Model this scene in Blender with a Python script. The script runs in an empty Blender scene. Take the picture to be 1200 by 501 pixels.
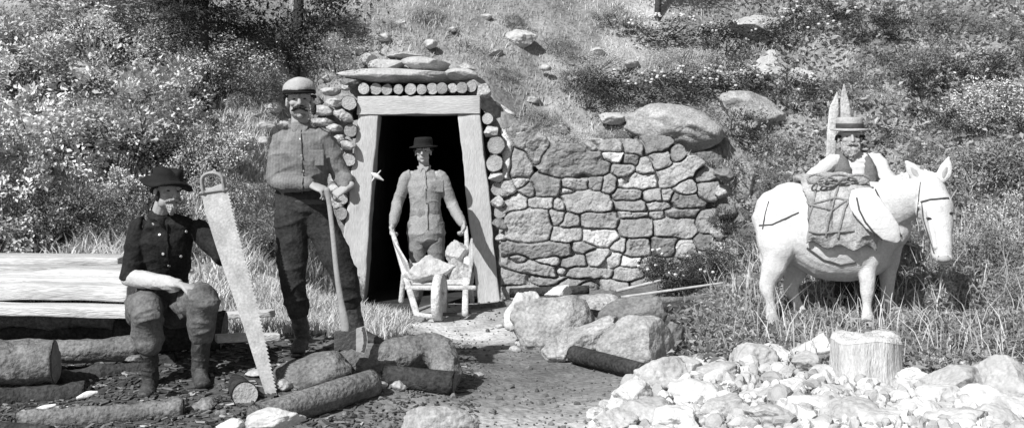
import bpy, bmesh, math, random
import numpy as np
from mathutils import Vector, Matrix
from mathutils.bvhtree import BVHTree
random.seed(7)
rng = np.random.default_rng(11)
COL = bpy.context.scene.collection
F_PX, HOR, CAMZ = 1300.0, 200.0, 1.25

def P(px, py, d):
    """photo pixel + distance in metres -> point of the place"""
    return Vector(((px - 600) / F_PX * d, d, CAMZ - (py - HOR) / F_PX * d))

# ---------------------------------------------------------------- noise
def _h(ix, iy, iz, seed):
    M = np.uint64(0xffffffff)
    n = (ix.astype(np.int64) * 374761393 + iy.astype(np.int64) * 668265263 + iz.astype(np.int64) * 1274126177 + seed * 974634777)
    n = n.astype(np.uint64) & M
    n = ((n ^ (n >> np.uint64(13))) * np.uint64(1274126177)) & M
    n = ((n ^ (n >> np.uint64(16))) * np.uint64(2246822519)) & M
    n = n ^ (n >> np.uint64(15))
    return (n & M).astype(np.float64) / 4294967295.0

def vnoise(p, seed=0):
    p = np.asarray(p, float)
    i = np.floor(p); f = p - i; f = f * f * (3 - 2 * f)
    i = i.astype(np.int64)
    r = 0
    for dx in (0, 1):
        wx = f[:, 0] if dx else 1 - f[:, 0]
        for dy in (0, 1):
            wy = f[:, 1] if dy else 1 - f[:, 1]
            for dz in (0, 1):
                wz = f[:, 2] if dz else 1 - f[:, 2]
                r = r + wx * wy * wz * _h(i[:, 0] + dx, i[:, 1] + dy, i[:, 2] + dz, seed)
    return r * 2 - 1

def fbm(p, octv=4, seed=0, gain=.5):
    p = np.asarray(p, float); a, s, r = 1.0, 0.0, 0
    for k in range(octv):
        r = r + a * vnoise(p * (2.03 ** k) + 17.3 * k, seed + k); s += a; a *= gain
    return r / s

def sstep(a, b, x):
    t = np.clip((x - a) / (b - a), 0, 1); return t * t * (3 - 2 * t)

# ---------------------------------------------------------------- materials (black and white photograph: every colour is a grey)
MATS = {}
def mat(name, base, var=.25, scale=6.0, rough=.85, bump=.3, bscale=None, tone=False, rnd=0.0, spec=.25,
        stretch=None, transl=0.0, fine=.0, wave=None, bdist=.02, streak=None):
    m = bpy.data.materials.new(name); m.use_nodes = True; nt = m.node_tree; nt.nodes.clear(); L = nt.links
    N = nt.nodes.new
    out = N('ShaderNodeOutputMaterial'); b = N('ShaderNodeBsdfPrincipled'); L.new(b.outputs[0], out.inputs[0])
    tc = N('ShaderNodeTexCoord'); co = tc.outputs['Object']
    if stretch:
        mp = N('ShaderNodeMapping'); mp.inputs['Scale'].default_value = stretch; L.new(co, mp.inputs[0]); co = mp.outputs[0]
    nz = N('ShaderNodeTexNoise'); nz.inputs['Scale'].default_value = scale; nz.inputs['Detail'].default_value = 6; nz.inputs['Roughness'].default_value = .62
    L.new(co, nz.inputs['Vector'])
    mr = N('ShaderNodeMapRange'); mr.inputs['From Min'].default_value = .28; mr.inputs['From Max'].default_value = .72
    mr.inputs['To Min'].default_value = base * (1 - var); mr.inputs['To Max'].default_value = base * (1 + var)
    L.new(nz.outputs['Fac'], mr.inputs['Value']); val = mr.outputs[0]
    def mul(a, bsock):
        x = N('ShaderNodeMath'); x.operation = 'MULTIPLY'; L.new(a, x.inputs[0])
        if hasattr(bsock, 'is_output'): L.new(bsock, x.inputs[1])
        else: x.inputs[1].default_value = bsock
        return x.outputs[0]
    if fine:
        n2 = N('ShaderNodeTexNoise'); n2.inputs['Scale'].default_value = scale * 9; n2.inputs['Detail'].default_value = 3; L.new(co, n2.inputs['Vector'])
        m2 = N('ShaderNodeMapRange'); m2.inputs['From Min'].default_value = .3; m2.inputs['From Max'].default_value = .7
        m2.inputs['To Min'].default_value = 1 - fine; m2.inputs['To Max'].default_value = 1 + fine; L.new(n2.outputs['Fac'], m2.inputs['Value']); val = mul(val, m2.outputs[0])
    if wave:      # (scale, strength, direction)
        w = N('ShaderNodeTexWave'); w.inputs['Scale'].default_value = wave[0]; w.bands_direction = wave[2]; w.inputs['Distortion'].default_value = wave[3] if len(wave) > 3 else .6
        L.new(tc.outputs['Object'], w.inputs['Vector'])
        m2 = N('ShaderNodeMapRange'); m2.inputs['To Min'].default_value = 1 - wave[1]; m2.inputs['To Max'].default_value = 1; L.new(w.outputs['Fac'], m2.inputs['Value']); val = mul(val, m2.outputs[0])
    if tone:
        at = N('ShaderNodeAttribute'); at.attribute_name = 'tone'; val = mul(val, at.outputs['Fac'])
    if rnd:
        oi = N('ShaderNodeObjectInfo'); m2 = N('ShaderNodeMapRange'); m2.inputs['To Min'].default_value = 1 - rnd; m2.inputs['To Max'].default_value = 1 + rnd
        L.new(oi.outputs['Random'], m2.inputs['Value']); val = mul(val, m2.outputs[0])
    L.new(val, b.inputs['Base Color'])
    b.inputs['Roughness'].default_value = rough
    b.inputs['Specular IOR Level'].default_value = spec
    if bump:
        n3 = N('ShaderNodeTexNoise'); n3.inputs['Scale'].default_value = bscale or scale * 4; n3.inputs['Detail'].default_value = 5; L.new(co, n3.inputs['Vector'])
        bp = N('ShaderNodeBump'); bp.inputs['Strength'].default_value = bump; bp.inputs['Distance'].default_value = bdist
        L.new(n3.outputs['Fac'], bp.inputs['Height']); L.new(bp.outputs[0], b.inputs['Normal'])
    if transl:
        tr = N('ShaderNodeBsdfTranslucent'); L.new(val, tr.inputs['Color']); mx = N('ShaderNodeMixShader'); mx.inputs[0].default_value = transl
        L.new(b.outputs[0], mx.inputs[1]); L.new(tr.outputs[0], mx.inputs[2]); L.new(mx.outputs[0], out.inputs[0])
    MATS[name] = m
    return m

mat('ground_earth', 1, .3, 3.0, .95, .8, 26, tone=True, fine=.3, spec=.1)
mat('stone', .33, .38, 7, .9, .8, 40, tone=True, fine=.22, spec=.15)
mat('boulder_grey', .34, .35, 5, .9, .8, 34, fine=.3, spec=.15)
mat('boulder_dark', .18, .4, 5, .9, .8, 34, fine=.3, spec=.15)
mat('rock_pale', .42, .22, 5, .9, .7, 24, fine=.15, spec=.15)
mat('rock_white', .54, .3, 7, .9, .8, 24, fine=.08, spec=.15, rnd=.12)
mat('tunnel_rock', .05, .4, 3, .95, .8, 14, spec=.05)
mat('hewn_timber', .5, .12, 3, .85, .3, 30, stretch=(3, 3, .6), fine=.12, spec=.15)
mat('hewn_timber_flat', .5, .12, 3, .85, .3, 30, stretch=(.6, 3, 3), fine=.12, spec=.15)
mat('log_end', .36, .3, 9, .9, .5, 50, fine=.2, rnd=.25, spec=.1)
mat('bark', .16, .5, 5, .95, 1.0, 30, fine=.35, rnd=.2, spec=.1)
mat('bark_dark', .05, .5, 5, .95, 1.0, 30, fine=.4, rnd=.2, spec=.1)
mat('bark_mid', .17, .45, 6, .95, 1.0, 34, fine=.35, spec=.1)
mat('plank_wood', .5, .3, 3, .85, .5, 30, stretch=(.5, 4, 4), fine=.22, rnd=.22)
mat('stump_wood', .56, .28, 5, .85, .7, 30, stretch=(3, 3, .7), fine=.15)
mat('worn_wood', .52, .35, 6, .8, .5, 40, fine=.25)
mat('axe_wood', .3, .25, 8, .6, .2, 60)
mat('iron', .06, .4, 20, .55, .4, 60, spec=.5)
mat('iron_bright', .4, .25, 20, .45, .2, 60, spec=.6)
mat('saw_steel', .42, .3, 8, .5, .15, 90, fine=.2, spec=.6)
mat('skin', .36, .12, 12, .6, .15, 60, spec=.35)
mat('skin_dark', .2, .2, 12, .6, .2, 60, spec=.35)
mat('hair_dark', .035, .4, 40, .8, .8, 120, spec=.2)
mat('beard_grey', .42, .3, 40, .85, .9, 110, spec=.2)
mat('eye_dark', .03, .1, 10, .25, 0, spec=.5)
mat('shirt_striped', .2, .3, 9, .9, .25, 70, fine=.15, wave=(16, .13, 'X', 1.6), spec=.1)
mat('trousers_black', .035, .5, 7, .9, .4, 50, fine=.3, spec=.15)
mat('shirt_black', .022, .5, 7, .9, .4, 50, fine=.3, spec=.12)
mat('trousers_dusty', .13, .5, 7, .92, .4, 50, fine=.25, spec=.1)
mat('sleeve_pale', .45, .2, 9, .9, .3, 60)
mat('boot_leather', .05, .6, 8, .6, .5, 40, fine=.3, spec=.35)
mat('hat_black', .016, .3, 10, .85, .2, 60, spec=.15)
mat('hat_grey', .4, .25, 12, .85, .2, 60, spec=.15)
mat('hat_straw', .4, .2, 30, .85, .4, 90, spec=.15)
mat('jacket_grey', .29, .15, 9, .92, .3, 60, fine=.2, spec=.1)
mat('trousers_grey', .2, .3, 9, .92, .3, 60, fine=.2, spec=.1)
mat('vest_grey', .15, .25, 10, .92, .3, 60, fine=.2, spec=.1)
mat('shirt_white', .6, .08, 9, .9, .2, 60, spec=.1)
mat('button_white', .8, .05, 9, .4, 0)
mat('donkey_coat', .62, .16, 6, .95, .35, 110, fine=.1, spec=.1)
mat('donkey_grey', .35, .2, 9, .9, .3, 60)
mat('leather', .07, .3, 20, .6, .3, 60)
mat('canvas', .36, .3, 8, .92, .5, 60, fine=.25, spec=.1)
mat('canvas_pale', .62, .1, 8, .92, .3, 60, spec=.1)
mat('rope', .3, .3, 60, .95, .8, 150)
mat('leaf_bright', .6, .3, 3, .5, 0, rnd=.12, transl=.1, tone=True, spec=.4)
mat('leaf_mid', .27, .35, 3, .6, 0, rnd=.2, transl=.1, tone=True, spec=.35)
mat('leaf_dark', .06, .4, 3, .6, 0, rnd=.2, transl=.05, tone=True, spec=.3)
mat('needles', .06, .4, 3, .7, 0, rnd=.2, tone=True)
mat('grass_pale', .58, .2, 1.2, .8, 0, transl=.25, tone=True, spec=.15)
mat('weed_leaf', .4, .3, 1.2, .7, 0, transl=.25, tone=True, spec=.25)
mat('blossom', .8, .08, 3, .8, 0, transl=.2)
mat('twig', .4, .3, 9, .9, .4, 50)

# ---------------------------------------------------------------- meshes
def mesh(V, F, m=None, tone=None, smooth=True, name='m'):
    me = bpy.data.meshes.new(name)
    V = np.asarray(V, dtype=np.float32)
    if isinstance(F, np.ndarray):
        n, k = F.shape
        me.vertices.add(len(V)); me.vertices.foreach_set('co', V.ravel())
        me.loops.add(n * k); me.loops.foreach_set('vertex_index', F.astype(np.int32).ravel())
        me.polygons.add(n); me.polygons.foreach_set('loop_start', np.arange(0, n * k, k, dtype=np.int32))
        me.update(calc_edges=True)
    else:
        me.from_pydata([tuple(map(float, v)) for v in V], [], F)
    me.polygons.foreach_set('use_smooth', np.full(len(me.polygons), bool(smooth)))
    if tone is not None:
        a = me.attributes.new('tone', 'FLOAT', 'POINT'); a.data.foreach_set('value', np.asarray(tone, dtype=np.float32))
    if m: me.materials.append(MATS[m])
    me.update()
    return me

def link(name, me, parent=None):
    o = bpy.data.objects.new(name, me); COL.objects.link(o)
    if me is not None: me.name = name
    if parent is not None:
        o.parent = parent
        o.matrix_parent_inverse = parent.matrix_basis.inverted()
    return o

def tag(o, label=None, cat=None, group=None, kind=None):
    if label: o['label'] = label
    if cat: o['category'] = cat
    if group: o['group'] = group
    if kind: o['kind'] = kind
    return o

def thing(name, label, cat, loc=(0, 0, 0), group=None):
    o = bpy.data.objects.new(name, None); COL.objects.link(o); o.location = loc
    o.empty_display_size = .1
    return tag(o, label, cat, group)

def arrs(me):
    V = np.empty(len(me.vertices) * 3, np.float32); me.vertices.foreach_get('co', V); return V.reshape(-1, 3).astype(float)
def norms(me):
    V = np.empty(len(me.vertices) * 3, np.float32); me.vertices.foreach_get('normal', V); return V.reshape(-1, 3).astype(float)

class Soup:
    """closed shells collected, later fused into one continuous skin"""
    def __init__(s): s.V = []; s.F = []
    def add(s, V, F):
        o = len(s.V); s.V += [tuple(v) for v in V]; s.F += [tuple(i + o for i in f) for f in F]
    def tube(s, pts, rad, ref=(1, 0, 0), n=14, sub=3, caps=True, power=2.0):
        pts = [Vector(p) for p in pts]
        rad = [(r, r) if not hasattr(r, '__len__') else tuple(r) for r in rad]
        if sub > 1 and len(pts) > 2:
            np_, nr = [], []
            for i in range(len(pts) - 1):
                p0, p1, p2, p3 = pts[max(i - 1, 0)], pts[i], pts[i + 1], pts[min(i + 2, len(pts) - 1)]
                for k in range(sub):
                    t = k / sub; t2, t3 = t * t, t * t * t
                    np_.append(.5 * ((2 * p1) + (p2 - p0) * t + (2 * p0 - 5 * p1 + 4 * p2 - p3) * t2 + (3 * p1 - p0 - 3 * p2 + p3) * t3))
                    e = t * t * (3 - 2 * t)
                    nr.append((rad[i][0] * (1 - e) + rad[i + 1][0] * e, rad[i][1] * (1 - e) + rad[i + 1][1] * e))
            np_.append(pts[-1]); nr.append(rad[-1]); pts, rad = np_, nr
        ref = Vector(ref)
        T = [(pts[min(i + 1, len(pts) - 1)] - pts[max(i - 1, 0)]).normalized() for i in range(len(pts))]
        rings = []
        def ring(c, t, ra, rb):
            a = ref - t * ref.dot(t)
            if a.length < 1e-3: a = t.orthogonal()
            a.normalize(); b = t.cross(a)
            r = []
            for k in range(n):
                th = 2 * math.pi * k / n; cs, sn = math.cos(th), math.sin(th)
                if power != 2.0:
                    q = (abs(cs) ** power + abs(sn) ** power) ** (-1 / power); cs *= q; sn *= q
                r.append(c + a * ra * cs + b * rb * sn)
            return r
        if caps:
            m = min(rad[0])
            for k in (3, 2, 1): 
                ph = k * math.pi / 8 + .12; rings.append(ring(pts[0] - T[0] * m * math.sin(ph), T[0], rad[0][0] * math.cos(ph), rad[0][1] * math.cos(ph)))
        for p, t, r in zip(pts, T, rad): rings.append(ring(p, t, *r))
        if caps:
            m = min(rad[-1])
            for k in (1, 2, 3):
                ph = k * math.pi / 8 + .12; rings.append(ring(pts[-1] + T[-1] * m * math.sin(ph), T[-1], rad[-1][0] * math.cos(ph), rad[-1][1] * math.cos(ph)))
        V = [v for r in rings for v in r]; F = []
        for i in range(len(rings) - 1):
            for k in range(n):
                F.append((i * n + k, i * n + (k + 1) % n, (i + 1) * n + (k + 1) % n, (i + 1) * n + k))
        F.append(tuple(range(n))[::-1]); F.append(tuple((len(rings) - 1) * n + k for k in range(n)))
        s.add(V, F); return s
    def ell(s, c, r, M=None, n=14):
        c = Vector(c); V = []; F = []; m = n // 2 + 1
        if not hasattr(r, '__len__'): r = (r, r, r)
        for i in range(1, m):
            ph = math.pi * i / m
            for k in range(n):
                th = 2 * math.pi * k / n
                v = Vector((r[0] * math.sin(ph) * math.cos(th), r[1] * math.sin(ph) * math.sin(th), r[2] * math.cos(ph)))
                V.append(c + (M @ v if M is not None else v))
        for i in range(m - 2):
            for k in range(n): F.append((i * n + k, (i + 1) * n + k, (i + 1) * n + (k + 1) % n, i * n + (k + 1) % n))
        F.append(tuple(range(n))); F.append(tuple((m - 2) * n + k for k in range(n))[::-1])
        s.add(V, F); return s
    def box(s, c, h, M=None):
        c = Vector(c); V = []
        for x in (-1, 1):
            for y in (-1, 1):
                for z in (-1, 1):
                    v = Vector((x * h[0], y * h[1], z * h[2])); V.append(c + (M @ v if M is not None else v))
        s.add(V, [(0, 1, 3, 2), (4, 6, 7, 5), (0, 4, 5, 1), (2, 3, 7, 6), (0, 2, 6, 4), (1, 5, 7, 3)]); return s
    def mesh(s, m, smooth=True): return mesh(s.V, s.F, m, smooth=smooth)
    def skin(s, m, voxel=.006, it=4, fac=.5):
        me = mesh(s.V, s.F, None)
        o = bpy.data.objects.new('tmp', me); COL.objects.link(o)
        r = o.modifiers.new('r', 'REMESH'); r.mode = 'VOXEL'; r.voxel_size = voxel; r.use_smooth_shade = True
        if it:
            q = o.modifiers.new('s', 'SMOOTH'); q.iterations = it; q.factor = fac
        dg = bpy.context.evaluated_depsgraph_get(); dg.update()
        out = bpy.data.meshes.new_from_object(o.evaluated_get(dg))
        bpy.data.objects.remove(o); bpy.data.meshes.remove(me)
        out.materials.clear()
        if m: out.materials.append(MATS[m])
        out.polygons.foreach_set('use_smooth', np.full(len(out.polygons), True))
        return out

def displace(me, fn):
    V = arrs(me); N = norms(me); V = V + N * fn(V)[:, None]
    me.vertices.foreach_set('co', V.astype(np.float32).ravel()); me.update()
def wrinkle(me, amp=.006, scale=9, seed=0, stretch=(1, 1, 1.6)):
    def f(V):
        W = V * np.array(stretch) * scale
        w = np.stack([vnoise(W * .6, seed + 50), vnoise(W * .6, seed + 51), vnoise(W * .6, seed + 52)], 1) * .9
        a = np.clip(1 - np.abs(vnoise(W + w, seed)) * 1.6, 0, 1) ** 2.2
        b = np.clip(1 - np.abs(vnoise(W * 2.3 + w, seed + 3)) * 1.8, 0, 1) ** 2
        return amp * (a * 1.0 + b * .25 - .4)
    displace(me, f)
def merge_meshes(parts):   # [(V,F,tone)] with uniform quads
    o = 0; Vs, Fs, Ts = [], [], []
    for V, F, T in parts:
        Vs.append(V); Fs.append(F + o); Ts.append(T); o += len(V)
    return np.concatenate(Vs), np.concatenate(Fs), np.concatenate(Ts)
def tube_obj(name, pts, r, m, parent=None, n=8, sub=3, ref=(0, 0, 1), label=None):
    s = Soup(); rr = r if hasattr(r, '__len__') and not isinstance(r, tuple) else [r] * len(pts)
    s.tube(pts, rr, ref=ref, n=n, sub=sub); o = link(name, s.mesh(m), parent)
    if label: o['label'] = label
    return o
NTH = ['first', 'second', 'third', 'fourth', 'fifth', 'sixth', 'seventh', 'eighth', 'ninth', 'tenth', 'eleventh', 'twelfth', 'thirteenth', 'fourteenth', 'fifteenth', 'sixteenth',
       'seventeenth', 'eighteenth', 'nineteenth', 'twentieth']
# ================================================================ TERRAIN
def tps(pts):
    A = np.array([(p[0], p[1]) for p in pts]); z = np.array([p[2] for p in pts]); n = len(A)
    d = np.sqrt(((A[:, None] - A[None]) ** 2).sum(-1)); K = np.where(d > 0, d * d * np.log(d + 1e-12), 0) + np.eye(n) * .02
    Q = np.hstack([np.ones((n, 1)), A]); M = np.block([[K, Q], [Q.T, np.zeros((3, 3))]])
    w = np.linalg.solve(M, np.concatenate([z, np.zeros(3)]))
    def f(x, y):
        r = w[n] + w[n + 1] * x + w[n + 2] * y
        for i in range(n):
            q = (x - A[i, 0]) ** 2 + (y - A[i, 1]) ** 2
            r = r + w[i] * .5 * q * np.log(q + 1e-12)
        return r
    return f
def PP(px, py, d): v = P(px, py, d); return (v.x, v.y, v.z)
natural = [PP(*a) for a in [
    # left bank
    (100, 300, 8.9), (100, 200, 10.3), (100, 100, 11.6), (100, 0, 12.8), (-80, 300, 8.8), (-80, 150, 10.8), (-80, 0, 12.6),
    (250, 310, 9.3), (250, 200, 10.9), (250, 100, 12.1), (250, 0, 13.3), (325, 325, 9.9), (330, 250, 11.0), (345, 180, 11.9), (340, 90, 12.4), (340, 0, 13.5),
    # right bank
    (890, 330, 10.2), (900, 290, 10.8), (890, 220, 11.7), (900, 120, 13.0), (900, 0, 14.4),
    (1000, 345, 9.5), (1000, 250, 11.0), (1000, 150, 12.2), (1000, 0, 14.0), (1120, 345, 9.0), (1120, 250, 10.4), (1120, 150, 11.6), (1120, 0, 13.4),
    (1230, 350, 8.6), (1250, 250, 9.9), (1250, 150, 11.2), (1250, 0, 12.8), (1400, 300, 8.8), (1400, 100, 11.2)]]
natural += [(-8, 14, 3.9), (8, 14, 3.4), (0, 16, 4.6), (-5, 18, 6), (5, 18, 6), (0, 24, 9), (-9, 24, 9), (9, 24, 9)]
flat = [PP(*a) for a in [(600, 500, 6.1), (450, 500, 6.1), (560, 440, 7.4), (600, 400, 8.9), (520, 395, 9.2), (520, 375, 10.1), (500, 356, 11.4), (560, 356, 11.4),
    (380, 412, 7.2), (340, 415, 7.1), (430, 405, 7.3), (440, 370, 9.0), (400, 380, 8.6), (680, 440, 7.6), (780, 420, 8.0), (700, 380, 9.2), (660, 345, 11.3), (760, 346, 11.0), (830, 345, 10.6), (840, 380, 9.0),
    (200, 470, 6.4), (60, 500, 6.0), (60, 430, 7.2), (100, 360, 8.2), (0, 360, 8.2), (-80, 420, 7.2), (250, 400, 7.4), (300, 370, 8.6),
    (900, 385, 8.8), (950, 388, 8.7), (1020, 386, 8.7), (1100, 390, 8.4), (1180, 395, 8.0), (1010, 452, 7.2), (900, 440, 6.9), (800, 450, 6.9), (1150, 460, 6.9), (1000, 500, 5.6), (800, 500, 5.8), (1200, 500, 5.6)]]
flat += [(x, y, -.16) for x in (-8, -4, 0, 4, 8) for y in (4.5, 2.5, 0)]
inF = [(PP(500, 350, 11.6)[0], 12.6, -.17), (.0, 13.5, -.2), (.9, 12.6, 0.0), (1.8, 12.4, .05), (-1.3, 12.4, -.1), PP(400,352,11.3), PP(372,352,10.9), PP(405,352,12.2), PP(345,345,10.3), (2.0, 13.5, .1), (0.5, 15, 0), (1.2, 17, .2)]
inG = [PP(*a) for a in [(430, 92, 12.2), (490, 90, 12.2), (560, 92, 12.2), (490, 0, 13.4), (600, 140, 12.15), (620, 150, 12.1), (600, 80, 12.8), (600, 0, 13.8), (660, 178, 12.05), (700, 183, 12.0), (700, 100, 13.0), (700, 0, 14.3),
    (760, 170, 12.0), (800, 160, 12.0), (800, 100, 13.0), (800, 0, 14.4), (840, 190, 11.9), (395, 110, 12.0), (410, 100, 12.1)]]
_F = tps(natural[:35] + flat + inF); _G = tps(natural + inG + [PP(*a) for a in [(640, 200, 11.7), (740, 200, 11.6), (500, 110, 11.9), (820, 215, 11.6)]])
def wall_d(px): return 11.72 - (px - 590) * .0016
def yw(x):
    pxx = 600 + x * F_PX / 11.8
    return np.where(pxx < 585, 12.02, np.where(pxx < 640, 11.95, wall_d(pxx) + .2))
def ground(x, y, rough=True):
    x = np.asarray(x, float); y = np.asarray(y, float)
    pxx = 600 + x * F_PX / 11.8
    w = .14 + .9 * sstep(20, 70, np.abs(pxx - 615) - 215)
    s = sstep(0, 1, (y - yw(x)) / w)
    yc = np.clip(y, -2, 22); xc = np.clip(x, -11, 11)
    f = _F(xc, yc); g = _G(xc, yc)
    f = np.where(y < 3, -.16, f)
    z = f + (np.maximum(g, f) - f) * s
    far = np.maximum(np.abs(x) - 8, 0)
    z = np.where(far > 0, z + far * .12 * sstep(6, 12, y), z)
    far_h = 8 + 5 * np.sin(x * .045 + 1) * sstep(22, 60, y) + 6 * sstep(20, 45, y)
    z = z + (far_h - z) * sstep(16, 24, y)
    near = sstep(5.5, 2.0, y) if False else 1 - sstep(3, 5.2, y)
    z = z * (1 - near) + near * (-.16)
    z = z + (-.16 - z) * sstep(9.5, 16, np.abs(x)) * (1 - sstep(4, 10, y))
    if rough:
        q = np.stack([x.ravel(), y.ravel(), np.zeros(x.size)], 1)
        amp = .018 + .09 * sstep(.25, 1.2, z.ravel()) * (1 - sstep(15, 17, y.ravel()))
        z = z + (amp * fbm(q * 2.6, 4, 5) + .008 * fbm(q * 14, 3, 9)).reshape(x.shape)
    return z
def axis(a, b, st, lo, hi):
    core = np.arange(a, b + 1e-6, st); out = [core]
    s = st; v = b; up = []
    while v < hi: s *= 1.22; v += s; up.append(v)
    s = st; v = a; dn = []
    while v > lo: s *= 1.22; v -= s; dn.append(v)
    return np.concatenate([dn[::-1], core, up])
gx = axis(-7.5, 8, .06, -160, 160); gy = axis(4.6, 15.5, .055, -60, 220)
X, Y = np.meshgrid(gx, gy); Z = ground(X, Y)
idx = np.arange(X.size).reshape(X.shape)
Fq = np.stack([idx[:-1, :-1], idx[:-1, 1:], idx[1:, 1:], idx[1:, :-1]], -1).reshape(-1, 4)
cx = (X[:-1, :-1] + X[1:, 1:]).ravel() / 2; cy = (Y[:-1, :-1] + Y[1:, 1:]).ravel() / 2
xl, xr = PP(414, 0, 12)[0], PP(573, 0, 12)[0]
hole = (cx > xl) & (cx < xr) & (cy > 11.95) & (cy < 12.35) & ((Z[:-1, :-1] + Z[1:, 1:]).ravel() / 2 < 1.95)
Fq = Fq[~hole]
# soil colour with a sunlit path patch painted in: dark chip litter in front, pale dust before the portal, pale dry soil on the bank
q = np.stack([X.ravel(), Y.ravel(), np.zeros(X.size)], 1)
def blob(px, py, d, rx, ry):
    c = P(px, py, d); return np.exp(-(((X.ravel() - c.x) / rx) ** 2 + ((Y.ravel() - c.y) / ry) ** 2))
tone = .15 + .03 * fbm(q * 1.3, 3, 40)
tone = tone + .10 * sstep(.15, .8, Z.ravel())                       # bank
tone = tone + .30 * blob(570, 392, 9.2, .4, .4) + .16 * blob(560, 372, 10, .6, .6) + .3 * blob(440, 360, 9.6, .9, .9) + .16 * blob(560, 350, 11.5, .8, .8) + .3 * blob(320, 340, 9.3, 1.3, 1)  # first blob paints dappled sun on the path into the ground colour
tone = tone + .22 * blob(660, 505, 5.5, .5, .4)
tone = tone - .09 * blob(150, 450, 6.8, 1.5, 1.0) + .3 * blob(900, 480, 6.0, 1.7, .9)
tone = tone * (1 + .35 * fbm(q * 5, 3, 44)) * (1 + .6 * fbm(q * 1.7 + 9, 3, 47) * sstep(.4, 1, Z.ravel())); tone = np.clip(tone, .035, .62)
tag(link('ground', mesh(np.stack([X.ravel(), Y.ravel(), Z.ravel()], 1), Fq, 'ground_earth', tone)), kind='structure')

def gz(x, y): return float(ground(np.array([x]), np.array([y]), True)[0])
_ds = np.arange(5.0, 22, .04)
def hit(px, py):
    """where the line of sight through a pixel meets the terrain"""
    xs = (px - 600) / F_PX * _ds; zs = CAMZ - (py - HOR) / F_PX * _ds
    g = ground(xs, _ds, False); k = np.argmax(g >= zs)
    if not (g >= zs).any(): k = len(_ds) - 1
    return Vector((xs[k], _ds[k], float(g[k])))

# ================================================================ TUNNEL
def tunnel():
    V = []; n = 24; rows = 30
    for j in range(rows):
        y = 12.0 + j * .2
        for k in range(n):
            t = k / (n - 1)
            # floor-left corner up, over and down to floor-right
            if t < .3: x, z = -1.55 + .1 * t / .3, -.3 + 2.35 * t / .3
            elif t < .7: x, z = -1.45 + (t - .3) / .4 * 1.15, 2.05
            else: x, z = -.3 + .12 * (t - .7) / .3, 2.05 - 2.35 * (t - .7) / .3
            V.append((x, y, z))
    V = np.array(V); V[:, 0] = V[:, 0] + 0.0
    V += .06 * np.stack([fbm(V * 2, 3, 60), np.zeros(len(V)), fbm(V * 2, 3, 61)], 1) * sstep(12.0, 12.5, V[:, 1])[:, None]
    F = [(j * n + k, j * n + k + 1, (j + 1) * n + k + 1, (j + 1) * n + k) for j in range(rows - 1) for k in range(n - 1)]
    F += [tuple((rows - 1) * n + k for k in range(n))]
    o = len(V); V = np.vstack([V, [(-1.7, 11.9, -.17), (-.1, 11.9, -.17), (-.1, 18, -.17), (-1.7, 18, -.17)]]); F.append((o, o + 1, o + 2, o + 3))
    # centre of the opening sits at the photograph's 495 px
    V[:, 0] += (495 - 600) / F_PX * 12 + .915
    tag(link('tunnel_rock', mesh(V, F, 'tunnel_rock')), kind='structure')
tunnel()

# ================================================================ LIGHT, SKY, CAMERA
sc = bpy.context.scene
w = bpy.data.worlds.new("World"); sc.world = w; w.use_nodes = True; nt = w.node_tree
bg = nt.nodes['Background']; sky = nt.nodes.new('ShaderNodeTexSky'); sky.sky_type = 'NISHITA'; sky.sun_disc = False
SUN_EL, to_sun = math.radians(43), Vector((-.56, -.72, 0)).normalized()
sky.sun_elevation = SUN_EL; sky.sun_rotation = math.atan2(to_sun.x, to_sun.y)
bw = nt.nodes.new('ShaderNodeRGBToBW'); nt.links.new(sky.outputs[0], bw.inputs[0]); nt.links.new(bw.outputs[0], bg.inputs[0]); bg.inputs[1].default_value = .08
s = bpy.data.lights.new('sun', 'SUN'); s.energy = 4.9; s.angle = math.radians(.6); s.color = (1, 1, 1)
so = bpy.data.objects.new('sun', s); COL.objects.link(so)
dv = Vector((to_sun.x * math.cos(SUN_EL), to_sun.y * math.cos(SUN_EL), math.sin(SUN_EL)))
so.rotation_euler = dv.to_track_quat('Z', 'Y').to_euler(); so.location = dv * 30
cam = bpy.data.cameras.new('camera'); co = bpy.data.objects.new('camera', cam); COL.objects.link(co); sc.camera = co
cam.sensor_width = 36; cam.lens = 36 * F_PX / 1200; co.location = (0, 0, CAMZ); co.rotation_euler = (math.pi / 2, 0, 0)
cam.shift_y = -(250.5 - HOR) / 1200; cam.clip_end = 600; cam.clip_start = .05
sc.view_settings.view_transform = 'Standard'; sc.view_settings.look = 'None'; sc.view_settings.gamma = 1; sc.view_settings.exposure = .24
sc.cycles.max_bounces = 6; sc.cycles.transparent_max_bounces = 4; sc.cycles.use_denoising = True
# ================================================================ ROCK MAKER
_ico = {}
def ico(sub):
    if sub not in _ico:
        bm = bmesh.new(); bmesh.ops.create_icosphere(bm, subdivisions=sub, radius=1); V = np.array([v.co[:] for v in bm.verts]); F = np.array([[v.index for v in f.verts] for f in bm.faces]); bm.free(); _ico[sub] = (V, F)
    return _ico[sub]
def rock_mesh(size, seed, m, facets=12, rough=.14, sub=5, cut=.62):
    V, F = ico(sub); V = V.copy(); r = np.random.default_rng(seed)
    for k in range(facets):
        n = r.normal(size=3); n /= np.linalg.norm(n); h = cut + r.random() * .22
        d = V @ n - h; V = V - np.maximum(d, 0)[:, None] * n * .92
    V = V * (1 + rough * fbm(V * 1.6 + seed, 3, seed)[:, None] + rough * .5 * fbm(V * 5 + seed, 4, seed + 7, .6)[:, None] - rough * .35 * (np.clip(1 - np.abs(fbm(V * 2.2 + seed, 3, seed + 9)) * 5, 0, 1) ** 2)[:, None])
    V = V * np.array(size) * 1.12
    return mesh(V, F, m, smooth=True)
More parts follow.
